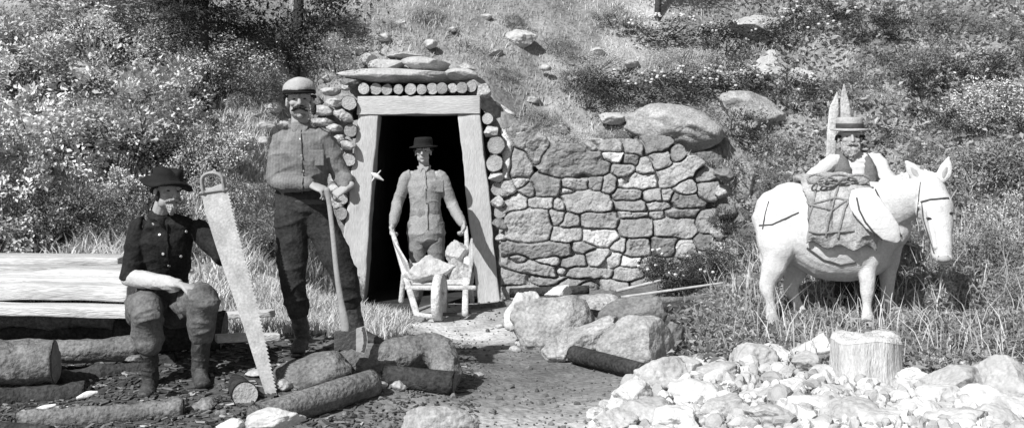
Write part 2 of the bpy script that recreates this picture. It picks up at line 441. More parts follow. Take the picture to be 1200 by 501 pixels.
def rock(px, py, w, h, d, m, label, name='boulder', cat='boulder', group=None, depth=1.0, yaw=0.0, tilt=0.0, seed=None, sink=.0, facets=13, sub=5, cut=.6, rough=.15):
    """centre pixel and pixel size at distance d"""
    seed = seed if seed is not None else int(px * 7 + py * 13)
    c = P(px, py, d); hw, hh = w / 2 / F_PX * d, h / 2 / F_PX * d
    o = link(name, rock_mesh((hw, hw * depth if depth < 3 else depth, hh), seed, m, facets, rough, sub, cut)); o.location = c
    o.rotation_euler = (0, tilt, yaw)
    return tag(o, label, cat, group)

def hewn(name, corners, depth, m, parent=None, seed=0, n=(10, 30), wob=.010):
    """a hewn beam: four front corners (TL,TR,BR,BL) pulled back by depth"""
    TL, TR, BR, BL = [Vector(c) for c in corners]; dv_ = Vector((0, depth, 0)); s_ = Soup(); nu, nv = n
    V = []; ring = []
    per = [(u / nu, 0) for u in range(nu)] + [(1, u / 5) for u in range(5)] + [(1 - u / nu, 1) for u in range(nu)] + [(0, 1 - u / 5) for u in range(5)]
    for j in range(nv + 1):
        t = j / nv; L_ = TL.lerp(BL, t); R_ = TR.lerp(BR, t)
        for (u, w_) in per: V.append(L_.lerp(R_, u) + dv_ * w_)
    k = len(per); V = [tuple(v) for v in V]
    F = [(j * k + i, (j + 1) * k + i, (j + 1) * k + (i + 1) % k, j * k + (i + 1) % k) for j in range(nv) for i in range(k)]
    F += [tuple(range(k)), tuple(nv * k + i for i in range(k))[::-1]]
    V = np.array(V); V += wob * np.stack([fbm(V * 4, 3, seed), fbm(V * 4, 3, seed + 1), fbm(V * 4, 3, seed + 2)], 1) * 2
    me = mesh(V, F, m, smooth=True)
    o = link(name, me, parent); b = o.modifiers.new('b', 'BEVEL'); b.width = .012; b.segments = 2; b.limit_method = 'ANGLE'; b.angle_limit = math.radians(50)
    return o

# ================================================================ PORTAL FRAME
D0 = 11.9
pf = thing('mine_portal_frame', 'pale hewn timber door frame of the dark mine opening, sloping posts under a lintel', 'door frame', P(495, 352, D0))
lint = hewn('lintel', [P(419, 113, D0 - .02), P(563, 112, D0 - .02), P(562, 133.5, D0 - .02), P(418, 134, D0 - .02)], .36, 'hewn_timber_flat', pf, 3)
hewn('post', [P(419.5, 134.5, D0), P(443, 134.5, D0), P(426, 358, D0), P(394, 358, D0)], .3, 'hewn_timber', pf, 11)
hewn('post', [P(536, 134, D0), P(562.5, 134, D0), P(588, 366, D0), P(561, 366, D0)], .3, 'hewn_timber', pf, 21)
# small forked white splinter nailed on the post
s = Soup(); a = P(442, 208, D0 - .04)
s.tube([P(436, 203, D0 - .02), P(441, 206, D0 - .05), P(449, 211, D0 - .06)], [.012, .03, .008], n=8); s.tube([P(441, 206, D0 - .05), P(446, 200, D0 - .06)], [.014, .006], n=6)
s.tube([P(440, 206, D0 - .05), P(436, 212, D0 - .05)], [.014, .006], n=6)
tag(link('cloth_scrap', s.mesh('shirt_white')), 'tiny white cloth scrap snagged at the inner edge of the opening, beside the mine post', 'cloth scrap')

# ================================================================ CRIBBING LOGS
def log_obj(name, a, b, r0, r1, mbark, mend, label, cat='log', group=None, seed=0, bend=0.0, parent=None, n=22, sub=14, knob=.05):
    """bark cylinder with sawn ends; ends are parts"""
    a, b = Vector(a), Vector(b); ax = (b - a); Ln = ax.length; t = ax.normalized(); u = t.orthogonal().normalized(); v = t.cross(u)
    root = thing(name, label, cat, a, group) if parent is None else parent
    V = []
    for j in range(sub + 1):
        q = j / sub; c = a + ax * q + Vector((0, 0, 1)) * bend * math.sin(math.pi * q) * Ln; r = r0 + (r1 - r0) * q
        for k in range(n):
            th = 2 * math.pi * k / n
            V.append(c + (u * math.cos(th) + v * math.sin(th)) * r)
    V = np.array(V); cen = np.repeat(np.array([(a + ax * (j / sub) + Vector((0, 0, 1)) * bend * math.sin(math.pi * j / sub) * Ln)[:] for j in range(sub + 1)]), n, 0)
    k_ = 1 + knob * fbm(V * 5, 3, seed) + knob * .5 * fbm(V * 22, 3, seed + 1)
    V = cen + (V - cen) * k_[:, None]
    F = [(j * n + k, j * n + (k + 1) % n, (j + 1) * n + (k + 1) % n, (j + 1) * n + k) for j in range(sub) for k in range(n)]
    for j_ in (0, sub):
        o_ = len(V); rg = V[j_ * n:(j_ + 1) * n]; V = np.vstack([V, rg.mean(0) + (rg - rg.mean(0)) * .92]); F += [(j_ * n + k, j_ * n + (k + 1) % n, o_ + (k + 1) % n, o_ + k) for k in range(n)]
    link('bark', mesh(V, F, mbark), root)
    for j, sg in ((0, -1), (sub, 1)):
        ring = V[j * n:(j + 1) * n]; c = ring.mean(0); Vv = [c + (p - c) * f + np.array(t[:]) * sg * (.004 if f < .95 else -.002) for f in (.94, .8, .5) for p in ring] + [c + np.array(t[:]) * sg * .004]
        Ff = [(x * n + k, x * n + (k + 1) % n, (x + 1) * n + (k + 1) % n, (x + 1) * n + k) for x in range(2) for k in range(n)] + [(2 * n + k, 2 * n + (k + 1) % n, 3 * n) for k in range(n)]
        link('sawn_end', mesh(Vv, Ff, mend, smooth=True), root)
    return root

# row over the lintel
row = [(426, 104, 7.5), (440, 104, 6.8), (453, 104.5, 7), (467, 104.5, 6.6), (481, 104.5, 7.4), (494, 104.5, 6.6), (506, 104, 7), (518, 103.5, 6.8), (530, 103, 6.2), (541, 102.5, 6.6), (552, 101.5, 6.4), (559, 116 - 15, 4.5)]
for i, (x, y, r) in enumerate(row[:-1]):
    rr = r / F_PX * D0; d = D0 + random.uniform(-.04, .05)
    log_obj('cribbing_log', P(x, y, d), P(x, y, d) + Vector((random.uniform(-.03, .03), .9, .0)), rr, rr * .95, 'bark_mid', 'log_end',
            'round log end in the row resting on the mine lintel, %s from the left' % NTH[i], 'log', 'log ends laid in a row above the lintel', seed=i * 3, knob=.22)
# column right of the frame and left of the frame: (x, y, rx, ry)
rc = [(571, 139, 7, 6), (575, 154, 9, 7.5), (581, 171, 11, 10.5), (580, 191, 10, 9.5), (580, 207, 8, 7), (583, 221.5, 8.5, 7.5), (583, 236, 8, 7), (585, 249, 8, 6.5), (588, 263, 9, 7.5), (589, 277, 7, 6.5), (591, 290, 8, 7), (593, 304, 8, 7.5), (595, 319, 8, 7)]
for i, (x, y, rx, ry) in enumerate(rc):
    if i in (1, 4, 6, 8, 9, 11, 12):
        rock(x, y, rx * 2.3, ry * 2.1, 11.82, ('boulder_grey', 'rock_pale', 'boulder_dark')[i % 3], 'rough stone wedged between right mine post and stone wall, %s piece from the top' % NTH[i], 'field_stone', 'stone', 'stones wedged right of the portal', depth=1.2, tilt=random.uniform(-.4, .4), sub=4, cut=.52)
        continue
    rr = (rx + ry) / 2 / F_PX * 11.85 * 1.02; d = 11.8 + random.uniform(-.05, .05)
    log_obj('cribbing_log', P(x, y, d), P(x, y, d) + Vector((.05, .6, 0)), rr, rr * .95, 'bark_mid', 'log_end',
            'log end stacked between right mine post and stone wall, %s piece from the top' % NTH[i], 'log', 'log ends stacked right of the portal', seed=40 + i, knob=.28)
lc = [(409, 121, 8), (407, 138, 7), (411, 153, 7.5), (407, 170, 8), (409, 187, 7.5), (404, 203, 7), (406, 218, 7), (401, 233, 7), (400, 250, 7.5)]
for i, (x, y, rx) in enumerate(lc):
    if i in (1, 3, 5, 6):
        rock(x, y, rx * 2.4, rx * 1.9, 11.84, ('boulder_grey', 'rock_pale')[i % 2], 'rough stone wedged against the left mine post, %s piece from the top' % NTH[i], 'field_stone', 'stone', 'stones wedged left of the portal', depth=1.2, tilt=random.uniform(-.4, .4), sub=4, cut=.52)
        continue
    rr = rx / F_PX * 11.85; d = 11.85 + random.uniform(-.05, .05)
    log_obj('cribbing_log', P(x, y, d), P(x, y, d) + Vector((-.05, .6, 0)), rr, rr * .95, 'bark_mid', 'log_end',
            'round log end stacked against the left mine post, %s piece from the top' % NTH[i], 'log', 'log ends stacked left of the portal', seed=80 + i, knob=.28)

# slabs over the log row
sl = [(474, 90, 146, 18, 12.05, 'rock_pale', 'long thin pale slab lying across the whole log row above the mine door', .35, 0, .02),
      (500, 76, 56, 17, 12.2, 'rock_pale', 'thick pale slab on the right of the upper course over the mine door', .8, 0, .08),
      (451, 77, 44, 17, 12.2, 'rock_pale', 'pale wedge stone on the left of the upper course over the mine door', .8, 0, -.1),
      (432, 70, 22, 16, 12.3, 'rock_pale', 'pale pointed stone at the upper left corner over the mine door', .9, .3, -.3),
      (541, 88, 36, 15, 12.0, 'rock_pale', 'broken pale stone at the right end over the log row', .7, 0, .1),
      (413, 97, 26, 14, 11.95, 'boulder_dark', 'dark flat stone tucked under the left end of the long slab over the door', .8, 0, 0),
      (566, 106, 20, 18, 12.0, 'boulder_grey', 'grey stone wedged beside the right end of the lintel', .8, 0, .2), (548, 79, 22, 9, 12.2, 'boulder_grey', 'small grey flat stone at the top right over the mine door', .8, 0, .2),
      (475, 66, 40, 7, 12.5, 'rock_pale', 'low pale stone topping the slabs over the mine door', .8, 0, 0)]
for (x, y, w_, h_, d, m, lb, dp, yaw, tl) in sl:
    rock(x, y, w_, h_, d, m, lb, 'slab_stone', 'slab', 'slabs piled over the portal', dp, yaw, tl, facets=12, cut=.6, rough=.06)

# ================================================================ STONE WALL (relief of fitted stones)
ST = [(620, 168, 21, 12, .30, 42), (608, 191, 12, 15, .33, 0), (677, 191, 37, 18, .24, 0), (596, 186, 4, 14, .5, 0), (606, 237, 14, 11, .36, 0), (641, 219, 15, 11, .22, 0),
 (675, 216, 15, 7, .33, 0), (665, 224, 9, 4, .45, 0), (698, 213, 9, 9, .28, 0), (609, 214, 6, 5, .45, 0), (618, 224, 8, 7, .24, 0), (596, 222, 8, 9, .33, 0), (634, 238, 16, 7, .4, 0), (655, 242, 8, 9, .4, 0),
 (688, 236, 30, 13, .33, 0), (621, 263, 24, 21, .30, 0), (653, 253, 10, 9, .38, 0), (667, 258, 12, 8, .36, 0), (704, 258, 22, 11, .34, 0), (665, 274, 18, 9, .34, 0), (705, 278, 21, 11, .42, 0),
 (636, 293, 36, 9, .27, 0), (684, 290, 15, 6, .3, 0), (704, 301, 17, 11, .42, 0), (644, 304, 13, 5, .36, 0), (673, 305, 16, 7, .24, 0), (609, 303, 8, 5, .3, 0), (627, 315, 27, 8, .32, 12), (657, 317, 7, 4, .3, 0),
 (690, 318, 24, 6, .28, 0), (640, 328, 26, 6, .25, 4), (606, 325, 15, 7, .26, 8), (665, 332, 20, 6, .24, 0), (715, 183, 14, 7, .62, 0), (713, 174, 13, 6, .3, 0), (727, 200, 12, 8, .26, 0), (747, 213, 24, 9, .48, -12), (713, 216, 10, 12, .3, 0),
 (758, 195, 10, 10, .3, 0), (775, 188, 14, 12, .27, 0), (791, 183, 8, 8, .24, 0), (791, 203, 23, 12, .32, -14), (733, 227, 17, 8, .3, 0), (738, 240, 17, 7, .36, 0), (764, 229, 11, 8, .34, 0), (781, 229, 7, 6, .33, 0),
 (804, 219, 12, 10, .3, -20), (774, 241, 16, 5, .36, 0), (801, 235, 16, 9, .22, 0), (826, 222, 10, 9, .28, 0), (797, 249, 16, 6, .24, 5), (822, 208, 10, 7, .26, 0), (744, 265, 21, 11, .33, 0), (792, 266, 25, 11, .34, 0),
 (738, 251, 14, 4, .3, 0), (771, 252, 9, 5, .32, 0), (724, 287, 10, 8, .38, 0), (748, 290, 16, 10, .28, 0), (778, 288, 16, 11, .22, 0), (713, 303, 14, 10, .44, 0), (740, 306, 11, 6, .5, 0), (803, 293, 14, 10, .42, 0),
 (737, 321, 17, 9, .4, 0), (828, 262, 11, 12, .22, 0), (826, 284, 11, 9, .24, 0), (828, 298, 11, 5, .55, 0), (765, 311, 15, 9, .22, 0), (788, 312, 12, 10, .22, 0), (812, 314, 14, 9, .2, 0), (760, 332, 22, 8, .24, 0), (800, 333, 20, 8, .22, 0), (715, 336, 20, 7, .3, 0), (690, 338, 18, 7, .26, 0), (637, 341, 30, 6, .25, 0),
 (738, 186, 10, 6, .24, 0), (744, 174, 12, 7, .24, 0), (766, 172, 14, 8, .26, 0), (695, 176, 9, 5, .3, 0), (738, 213, 8, 6, .4, 0), (683, 204, 12, 5, .25, 0)]
def wall():
    xs = np.arange(587, 848, 1.0); ys = np.arange(146, 350, 1.0); GX, GY = np.meshgrid(xs, ys); sh = GX.shape
    q = np.stack([GX.ravel() / 13, GY.ravel() / 13, np.zeros(GX.size)], 1)
    wx = GX.ravel() + 2.6 * fbm(q, 3, 1) ; wy = GY.ravel() + 2.2 * fbm(q, 3, 2)
    S = []
    for (cx_, cy_, rx, ry, t, ang) in ST:
        a = math.radians(ang); dx = wx - cx_; dy = wy - cy_; u = dx * math.cos(a) + dy * math.sin(a); v = -dx * math.sin(a) + dy * math.cos(a)
        m_ = (np.abs(u / rx) ** 3.4 + np.abs(v / ry) ** 3.4) ** (1 / 3.4); S.append((m_ - 1) * min(rx, ry))
    S = np.array(S); order = np.argsort(S, 0); i1 = order[0]; F1 = S[i1, np.arange(S.shape[1])]; F2 = S[order[1], np.arange(S.shape[1])]
    edge = np.minimum((F2 - F1) / 2, 6.5 + 1.5 * fbm(q * 2, 2, 9) - F1)
    r = np.random.default_rng(3); off = r.uniform(-.015, .03, len(ST)); tx = r.uniform(-.0022, .0022, len(ST)); ty = r.uniform(-.004, .002, len(ST)); tj = r.uniform(.8, 1.2, len(ST))
    cxs = np.array([s_[0] for s_ in ST]); cys = np.array([s_[1] for s_ in ST]); tn = np.array([s_[4] for s_ in ST])
    e = np.clip(edge, 0, None); P3 = np.stack([GX.ravel() / 9, GY.ravel() / 9, i1 * 3.1], 1)
    h = .07 * sstep(.05, 1.3, e) + .006 * (1 - np.exp(-e / 6)) + off[i1] + tx[i1] * (wx - cxs[i1]) + ty[i1] * (wy - cys[i1])
    h = h + .022 * fbm(P3 * .7, 2, 4) + .010 * fbm(P3 * 2.4, 4, 6, .6) - .012 * np.clip(1 - np.abs(fbm(P3 * .9, 3, 16)) * 6, 0, 1)
    h = np.where(edge <= .1, -.01, h * sstep(0, .6, e) - .01 * (1 - sstep(0, .8, e)))
    T = tn[i1] / .33 * tj[i1]; T = np.where(edge <= .1, .25, T) * (1 + .15 * fbm(P3, 3, 8))
    dd = wall_d(GX.ravel()) + (345 - GY.ravel()) * .0013
    V = np.stack([(GX.ravel() - 600) / F_PX * dd, dd - h, CAMZ - (GY.ravel() - HOR) / F_PX * dd], 1)
    # top course leans back into the bank
    id_ = np.arange(GX.size).reshape(sh); Fq = np.stack([id_[:-1, :-1], id_[:-1, 1:], id_[1:, 1:], id_[1:, :-1]], -1).reshape(-1, 4)[:, ::-1]
    keep = ((F1 - 2.5 * fbm(q * 2.5, 3, 31)).reshape(sh)[:-1, :-1].ravel() < 6)
    Fq = Fq[keep]; used = np.unique(Fq); remap = -np.ones(len(V), int); remap[used] = np.arange(len(used)); V = V[used]; T = T[used]; Fq = remap[Fq]
    # give it a back: boundary pulled into the bank
    bm = bmesh.new(); me = mesh(V, Fq, None, T); bm.from_mesh(me)
    ed = [e_ for e_ in bm.edges if e_.is_boundary]; g = bmesh.ops.extrude_edge_only(bm, edges=ed); nv = [x for x in g['geom'] if isinstance(x, bmesh.types.BMVert)]
    for v in nv: v.co.y += .34
    bmesh.ops.recalc_face_normals(bm, faces=bm.faces)
    bm.to_mesh(me); bm.free(); me.materials.append(MATS['stone']); me.polygons.foreach_set('use_smooth', np.full(len(me.polygons), True)); me.update()
    return me
tag(link('stone_wall', wall()), 'dry stone retaining wall of fitted grey field stones right of the mine door', 'wall')

# stones left of the portal
ls = [(392, 120, 22, 11, 'rock_pale', 'thin pale stone beside the top log end left of the door'), (378, 129, 26, 13, 'rock_pale', 'wide pale stone just right of the standing miner head'),
      (398, 133, 14, 11, 'rock_pale', 'small round pale stone under the thin one left of the door'), (379, 143, 26, 12, 'boulder_grey', 'grey flat stone beneath the wide pale stone right of the miner'),
      (392, 150, 18, 11, 'rock_pale', 'pale squarish stone at the shoulder of the standing miner'), (397, 163, 16, 11, 'boulder_grey', 'grey blunt stone above the pale one beside the miner elbow'),
      (393, 177, 18, 13, 'rock_pale', 'pale stone beside the upper sleeve of the standing miner'), (398, 192, 14, 11, 'boulder_grey', 'small grey stone low in the stack beside the miner'),
      (370, 119, 18, 12, 'boulder_dark', 'dark stone by the pipe bowl of the standing miner'), (333, 146, 28, 16, 'rock_pale', 'pale block just left of the standing miner neck'),
      (316, 128, 26, 15, 'rock_pale', 'pale stone left of the standing miner ear, at the top of the heap'), (311, 150, 30, 18, 'rock_pale', 'large pale stone in the heap left of the standing miner'),
      (306, 168, 26, 16, 'rock_pale', 'pale stone lowest in the heap left of the standing miner'), (296, 136, 20, 12, 'boulder_grey', 'grey stone on the outer edge of the heap behind the miner'),
      (395, 208, 16, 12, 'boulder_grey', 'grey stone next to the folded hands of the miner'), (392, 222, 16, 12, 'rock_pale', 'pale stone behind the axe handle top'),
      (361, 124, 22, 12, 'rock_pale', 'pale stone hidden partly by the miner cheek'), (388, 107, 26, 10, 'rock_pale', 'pale flat stone on the top course left of the door'),
      (405, 102, 14, 8, 'boulder_grey', 'little grey stone at the corner between slab and log end'), (394, 238, 18, 14, 'boulder_grey', 'grey stone near the foot of the left stack')]
for (x, y, w_, h_, m, lb) in ls:
    h0 = hit(x, y); rock(x, y, w_, h_, min(h0.y + .02, 11.9 + abs(x - 400) * .004), m, lb, 'field_stone', 'stone', 'stones stacked left of the portal', .9, 0, random.uniform(-.15, .15), facets=11, sub=4, cut=.66)

# big stones on the bank
rock(790, 158, 118, 62, 12.15, 'boulder_grey', 'big humped boulder over a dark hollow at the right end of the stone wall', depth=.9, tilt=.16, facets=8, seed=5, rough=.16)
rock(828, 190, 44, 40, 11.95, 'boulder_dark', 'dark broken stone under the overhang of the humped boulder', depth=.7, seed=9)
rock(882, 135, 84, 46, hit(882, 135).y - .12, 'boulder_grey', 'rounded grey boulder sunk in dark brush above the gap between wall and donkey', depth=.8, tilt=.25, seed=12)
rock(905, 78, 40, 34, hit(905, 78).y - .12, 'rock_pale', 'pale angular boulder high on the bank left of the stakes', depth=.8, tilt=.3, seed=15)
rock(945, 92, 38, 22, hit(945, 92).y - .12, 'rock_pale', 'smaller pale boulder high on the bank, close to the stake tips', depth=.8, tilt=.4, seed=18)
rock(890, 36, 70, 32, hit(890, 36).y - .12, 'rock_pale', 'large pale outcrop stone at the top of the bank', depth=.8, tilt=.25, seed=21)
rock(610, 45, 34, 22, hit(610, 45).y - .12, 'rock_white', 'white boulder alone on the grassy slope above and right of the door', depth=.8, seed=24, facets=7)
rock(640, 80, 14, 9, hit(640, 80).y - .12, 'rock_pale', 'tiny pale stone in the grass below the white boulder', 'field_stone', 'stone', seed=25, sub=3)
rock(506, 52, 18, 12, hit(506, 52).y - .12, 'rock_pale', 'small pale stone in the grass above the slabs over the door', 'field_stone', 'stone', seed=26, sub=3)
rock(450, 44, 22, 10, hit(450, 44).y - .12, 'rock_pale', 'low pale stone in the grass, highest one over the left mine post', 'field_stone', 'stone', seed=27, sub=3)
rock(715, 138, 34, 16, 12.4, 'rock_pale', 'light stone at the grass edge above the middle of the wall', 'field_stone', 'stone', seed=28, sub=4)
rock(742, 140, 26, 17, 12.35, 'boulder_grey', 'grey stone between the light stone and the humped boulder above the wall', 'field_stone', 'stone', seed=29, sub=4)
rock(590, 128, 34, 9, 12.3, 'rock_white', 'white flat shelf stone on the slope right of the lintel', 'field_stone', 'stone', seed=30, tilt=.5, sub=4)
rock(870, 215, 30, 50, hit(870, 215).y - .12, 'boulder_grey', 'leaning grey ledge stone at the far end of the wall', depth=.8, seed=33)
rock(866, 262, 34, 44, hit(866, 262).y - .12, 'boulder_dark', 'dark ledge stone under the leaning one, left of the donkey rump', depth=.8, seed=35)
rock(855, 310, 40, 36, hit(855, 310).y - .12, 'boulder_grey', 'dull boulder low on the bank between bush and donkey', depth=.8, seed=37)

for i, (x, y, w_, h_, m) in enumerate([(846, 225, 22, 16, 'boulder_grey'), (850, 248, 26, 18, 'boulder_dark'), (843, 272, 20, 18, 'boulder_grey'), (848, 292, 28, 16, 'rock_pale'), (842, 312, 24, 16, 'boulder_grey'), (862, 334, 34, 18, 'boulder_dark'), (838, 334, 26, 14, 'boulder_grey'), (850, 205, 24, 16, 'boulder_dark')]):
    rock(x, y, w_, h_, 11.3 - i * .02, m, ['small grey stone at the ragged right end of the wall, second from the top', 'dark flat stone at the ragged wall end, under the small grey second one', 'grey stone halfway down the ragged wall end', 'pale flat stone low in the ragged right end of the wall', 'grey stone just below the pale flat one at the wall end', 'wide dark stone lying on the ground past the wall end', 'grey stone on the ground right under the wall corner', 'dark stone highest on the ragged right end of the wall'][i], 'field_stone', 'stone', 'loose stones at the right end of the wall', depth=.9, tilt=random.uniform(-.5, .5), sub=4)
for i, (x, y, w_, h_, m) in enumerate([(470, 28, 16, 9, 'rock_pale'), (530, 35, 13, 8, 'boulder_grey'), (580, 62, 18, 9, 'boulder_grey'), (625, 118, 22, 10, 'boulder_grey'), (655, 150, 26, 12, 'rock_pale'), (690, 165, 24, 12, 'boulder_grey'), (570, 20, 14, 8, 'rock_pale'), (700, 60, 20, 9, 'rock_pale'), (420, 58, 22, 11, 'rock_pale'), (385, 92, 20, 10, 'rock_pale'), (672, 92, 14, 8, 'rock_pale'), (740, 75, 24, 10, 'boulder_grey')]):
    rock(x, y, w_, h_, hit(x, y).y - .03, m, ['pale little stone on the slope above the left upper slab of the door', 'grey little stone on the slope above the right end of the door slabs', 'grey stone on the slope beside the right end of the door slabs', 'grey stone on the slope above the slanting wall slab', 'pale stone in the grass just above the big grey wall slab', 'grey stone in the grass at the right of the big grey wall slab', 'tiny pale stone at the top edge left of the white boulder', 'pale stone on the slope at right of the white boulder', 'pale stone left of the slabs above the door, higher one', 'pale stone left of the slabs above the door, lower one', 'tiny pale stone at the upper left of the first dark slope brush', 'grey stone above the dark slope brush, toward the flowering brush'][i], 'field_stone', 'stone', 'small stones on the grassy slope', depth=.9, sub=4)
# ================================================================ CENTRAL BOULDERS
rock(641, 380, 100, 74, 8.7, 'boulder_grey', 'great round grey boulder with a sunlit left shoulder, leftmost of the middle pile', group='boulders piled before the wall', depth=.8, seed=101, facets=9, rough=.14)
rock(611, 366, 42, 56, 8.72, 'rock_white', 'added white stone painting the sunlight on the left shoulder of the great round boulder', group='boulders piled before the wall', depth=.7, seed=103, yaw=.3, tilt=.35)  # white stone stands in for sunlight on the round boulder's left side
rock(656, 342, 36, 20, 9.0, 'rock_white', 'white peaked stone on top of the great round boulder', group='boulders piled before the wall', depth=.8, seed=105, facets=14, cut=.5)
rock(690, 396, 86, 42, 8.15, 'boulder_grey', 'low grey slab sloping between the round boulder and the sharp one', group='boulders piled before the wall', depth=.8, seed=107, tilt=-.3)
rock(744, 404, 92, 66, 7.85, 'boulder_grey', 'smooth grey wedge boulder with a straight right edge, nearest of the middle pile', group='boulders piled before the wall', depth=.7, seed=111, facets=12, rough=.10)
rock(738, 372, 84, 52, 8.5, 'boulder_dark', 'dark pointed boulder standing behind the smooth wedge boulder', group='boulders piled before the wall', depth=.6, seed=113, tilt=-.25)
rock(703, 358, 70, 30, 9.1, 'boulder_grey', 'rough grey boulder at the back of the middle pile', group='boulders piled before the wall', depth=.8, seed=117)
rock(788, 392, 24, 34, 8.2, 'boulder_dark', 'narrow dark stone on the right flank of the wedge boulder', group='boulders piled before the wall', depth=.8, seed=119, tilt=.3)
rock(655, 412, 50, 28, 8.05, 'boulder_grey', 'small grey stone at the foot of the round boulder', group='boulders piled before the wall', depth=.8, seed=121)
for i, (x, y, s_, lb) in enumerate([(604, 412, 14, 'fist sized stone on the path before the great round boulder'), (585, 384, 10, 'little stone on the path left of the great round boulder'), (790, 366, 20, 'pale stone behind the narrow dark stone'), (800, 378, 14, 'small pale stone in the grass right of the middle pile'), (612, 404, 16, 'grey cobble touching the base of the great round boulder')]):
    h0 = hit(x, y); rock(x, y - s_ * .2, s_, s_ * .7, h0.y, 'rock_pale', lb, 'field_stone', 'stone', 'loose stones by the middle pile', sub=3)

# ================================================================ FOREGROUND LOGS AND STONES
FG = 'logs lying on the chip strewn ground'
log_obj('log', P(672, 414, 7.95), P(752, 434, 7.3), .062, .055, 'bark_dark', 'bark_mid', 'dark round log lying at the foot of the wedge boulder', group=FG, seed=3)
rock(368, 436, 84, 52, 6.75, 'bark_mid', 'brown barked burl end like a rounded stump at the near miner boots', 'log_butt', 'log', FG, depth=.9, seed=131, facets=5, rough=.1)
root = thing('forked_log', 'thick crooked log with a bent stub, lying right of the axe', 'log', P(470, 430, 6.9), FG)
s = Soup(); s.tube([P(395, 436, 6.9), P(430, 424, 6.95), (P(470, 416, 7.0)), P(505, 409, 7.05), P(520, 422, 6.95), P(522, 440, 6.85)], [(.1, .1), (.115, .11), (.11, .11), (.11, .1), (.11, .1), (.1, .1)], ref=(0, 0, 1), n=24, sub=4)
me = s.skin('bark_mid', .008, 1); wrinkle(me, .008, 9, 4); displace(me, lambda V: .014 * fbm(V * 13, 4, 31, .65)); link('bark', me, root)
log_obj('log', P(450, 441, 6.75), P(532, 449, 6.7), .07, .075, 'bark_dark', 'bark_mid', 'short dark log lying under the bend of the crooked log', group=FG, seed=7)
log_obj('log', P(300, 492, 5.95), P(437, 448, 6.55), .085, .082, 'bark_mid', 'bark_mid', 'long straight barked log slanting up from the saw foot', group=FG, seed=9, sub=20)
log_obj('pole', P(285, 486, 6.15), P(410, 437, 6.6), .018, .014, 'bark_dark', 'bark_mid', 'thin dark pole lying along the upper side of the slanting log', 'pole', FG, seed=10)
log_obj('log', P(287, 462, 6.35), P(262, 438, 7.4), .074, .07, 'bark_dark', 'log_end', 'short log with its round sawn end turned forward, beside the saw foot', group=FG, seed=12)
for i, (x, y, w_, h_, m, lb) in enumerate([(468, 452, 22, 13, 'boulder_grey', 'smooth pebble beside the short dark log'), (442, 452, 26, 12, 'boulder_grey', 'flat stone between the slanting log and the pebble'),
        (330, 452, 22, 16, 'boulder_grey', 'grey stone right of the saw blade tip'), (560, 440, 16, 9, 'boulder_grey', 'small lone stone on the path right of the crooked log'), (300, 436, 26, 9, 'rock_pale', 'pale chip slab behind the saw blade')]):
    d = hit(x, y + h_ / 3).y; rock(x, y, w_, h_, min(d, 6.9 if x < 500 else 9), m, lb, 'field_stone', 'stone', 'loose stones by the logs', sub=4)
rock(318, 494, 96, 30, 5.75, 'rock_white', 'long white jagged rock at the very front, below the slanting log', depth=.6, seed=151, facets=14, cut=.5, tilt=-.16)
rock(272, 498, 34, 16, 5.8, 'rock_white', 'white rock touching the left end of the long jagged one', depth=.8, seed=153)
rock(510, 500, 90, 46, 5.85, 'boulder_grey', 'flat grey boulder half buried in the path at the very front', depth=.5, seed=155, facets=6)

# ================================================================ STUMP
stp = thing('tree_stump', 'pale sawn tree stump with a ragged flat top, standing among the white rocks', 'stump', P(1014, 450, 7.2))
def stump():
    c = P(1015, 452, 7.2); R = .222; n = 64; V = []; F = []; r = np.random.default_rng(8)
    zt = CAMZ - (397 - HOR) / F_PX * 7.2
    for j in range(15):
        t = j / 14
        for k in range(n):
            th = 2 * math.pi * k / n; rr = R * (1.0 + .16 * (1 - t) ** 3 * (1 + .8 * math.sin(th * 5)) + .03 * math.sin(th * 9) + .02 * math.sin(th * 23 + 1)) * (1.02 - .04 * t)
            V.append((c.x + rr * math.cos(th), c.y + rr * math.sin(th), c.z - .1 + (zt + .015 * math.sin(th * 3) - c.z + .1) * t))
    F = [(j * n + k, j * n + (k + 1) % n, (j + 1) * n + (k + 1) % n, (j + 1) * n + k) for j in range(14) for k in range(n)]
    V = np.array(V); V[:, :2] += .012 * np.stack([fbm(V * np.array([9, 9, 2]), 3, 2), fbm(V * np.array([9, 9, 2]), 3, 3)], 1)
    link('bark', mesh(V, F, 'stump_wood'), stp)
    T = []; ring = V[14 * n:]; cc = ring.mean(0); 
    for i, f in enumerate((1.01, .96, .8, .6, .4, .2)):
        for p in ring: T.append(cc + (p - cc) * f + np.array([0, 0, .0 if i == 0 else .01]))
    T.append(cc + np.array([0, 0, .01])); T = np.array(T)
    T[n:, 2] += .028 * (1 - np.abs(fbm(T[n:] * 14, 3, 5)) * 3)
    Ff = [(i * n + k, i * n + (k + 1) % n, (i + 1) * n + (k + 1) % n, (i + 1) * n + k) for i in range(5) for k in range(n)] + [(5 * n + k, 5 * n + (k + 1) % n, 6 * n) for k in range(n)]
    link('sawn_top', mesh(T, Ff, 'stump_wood'), stp)
stump()

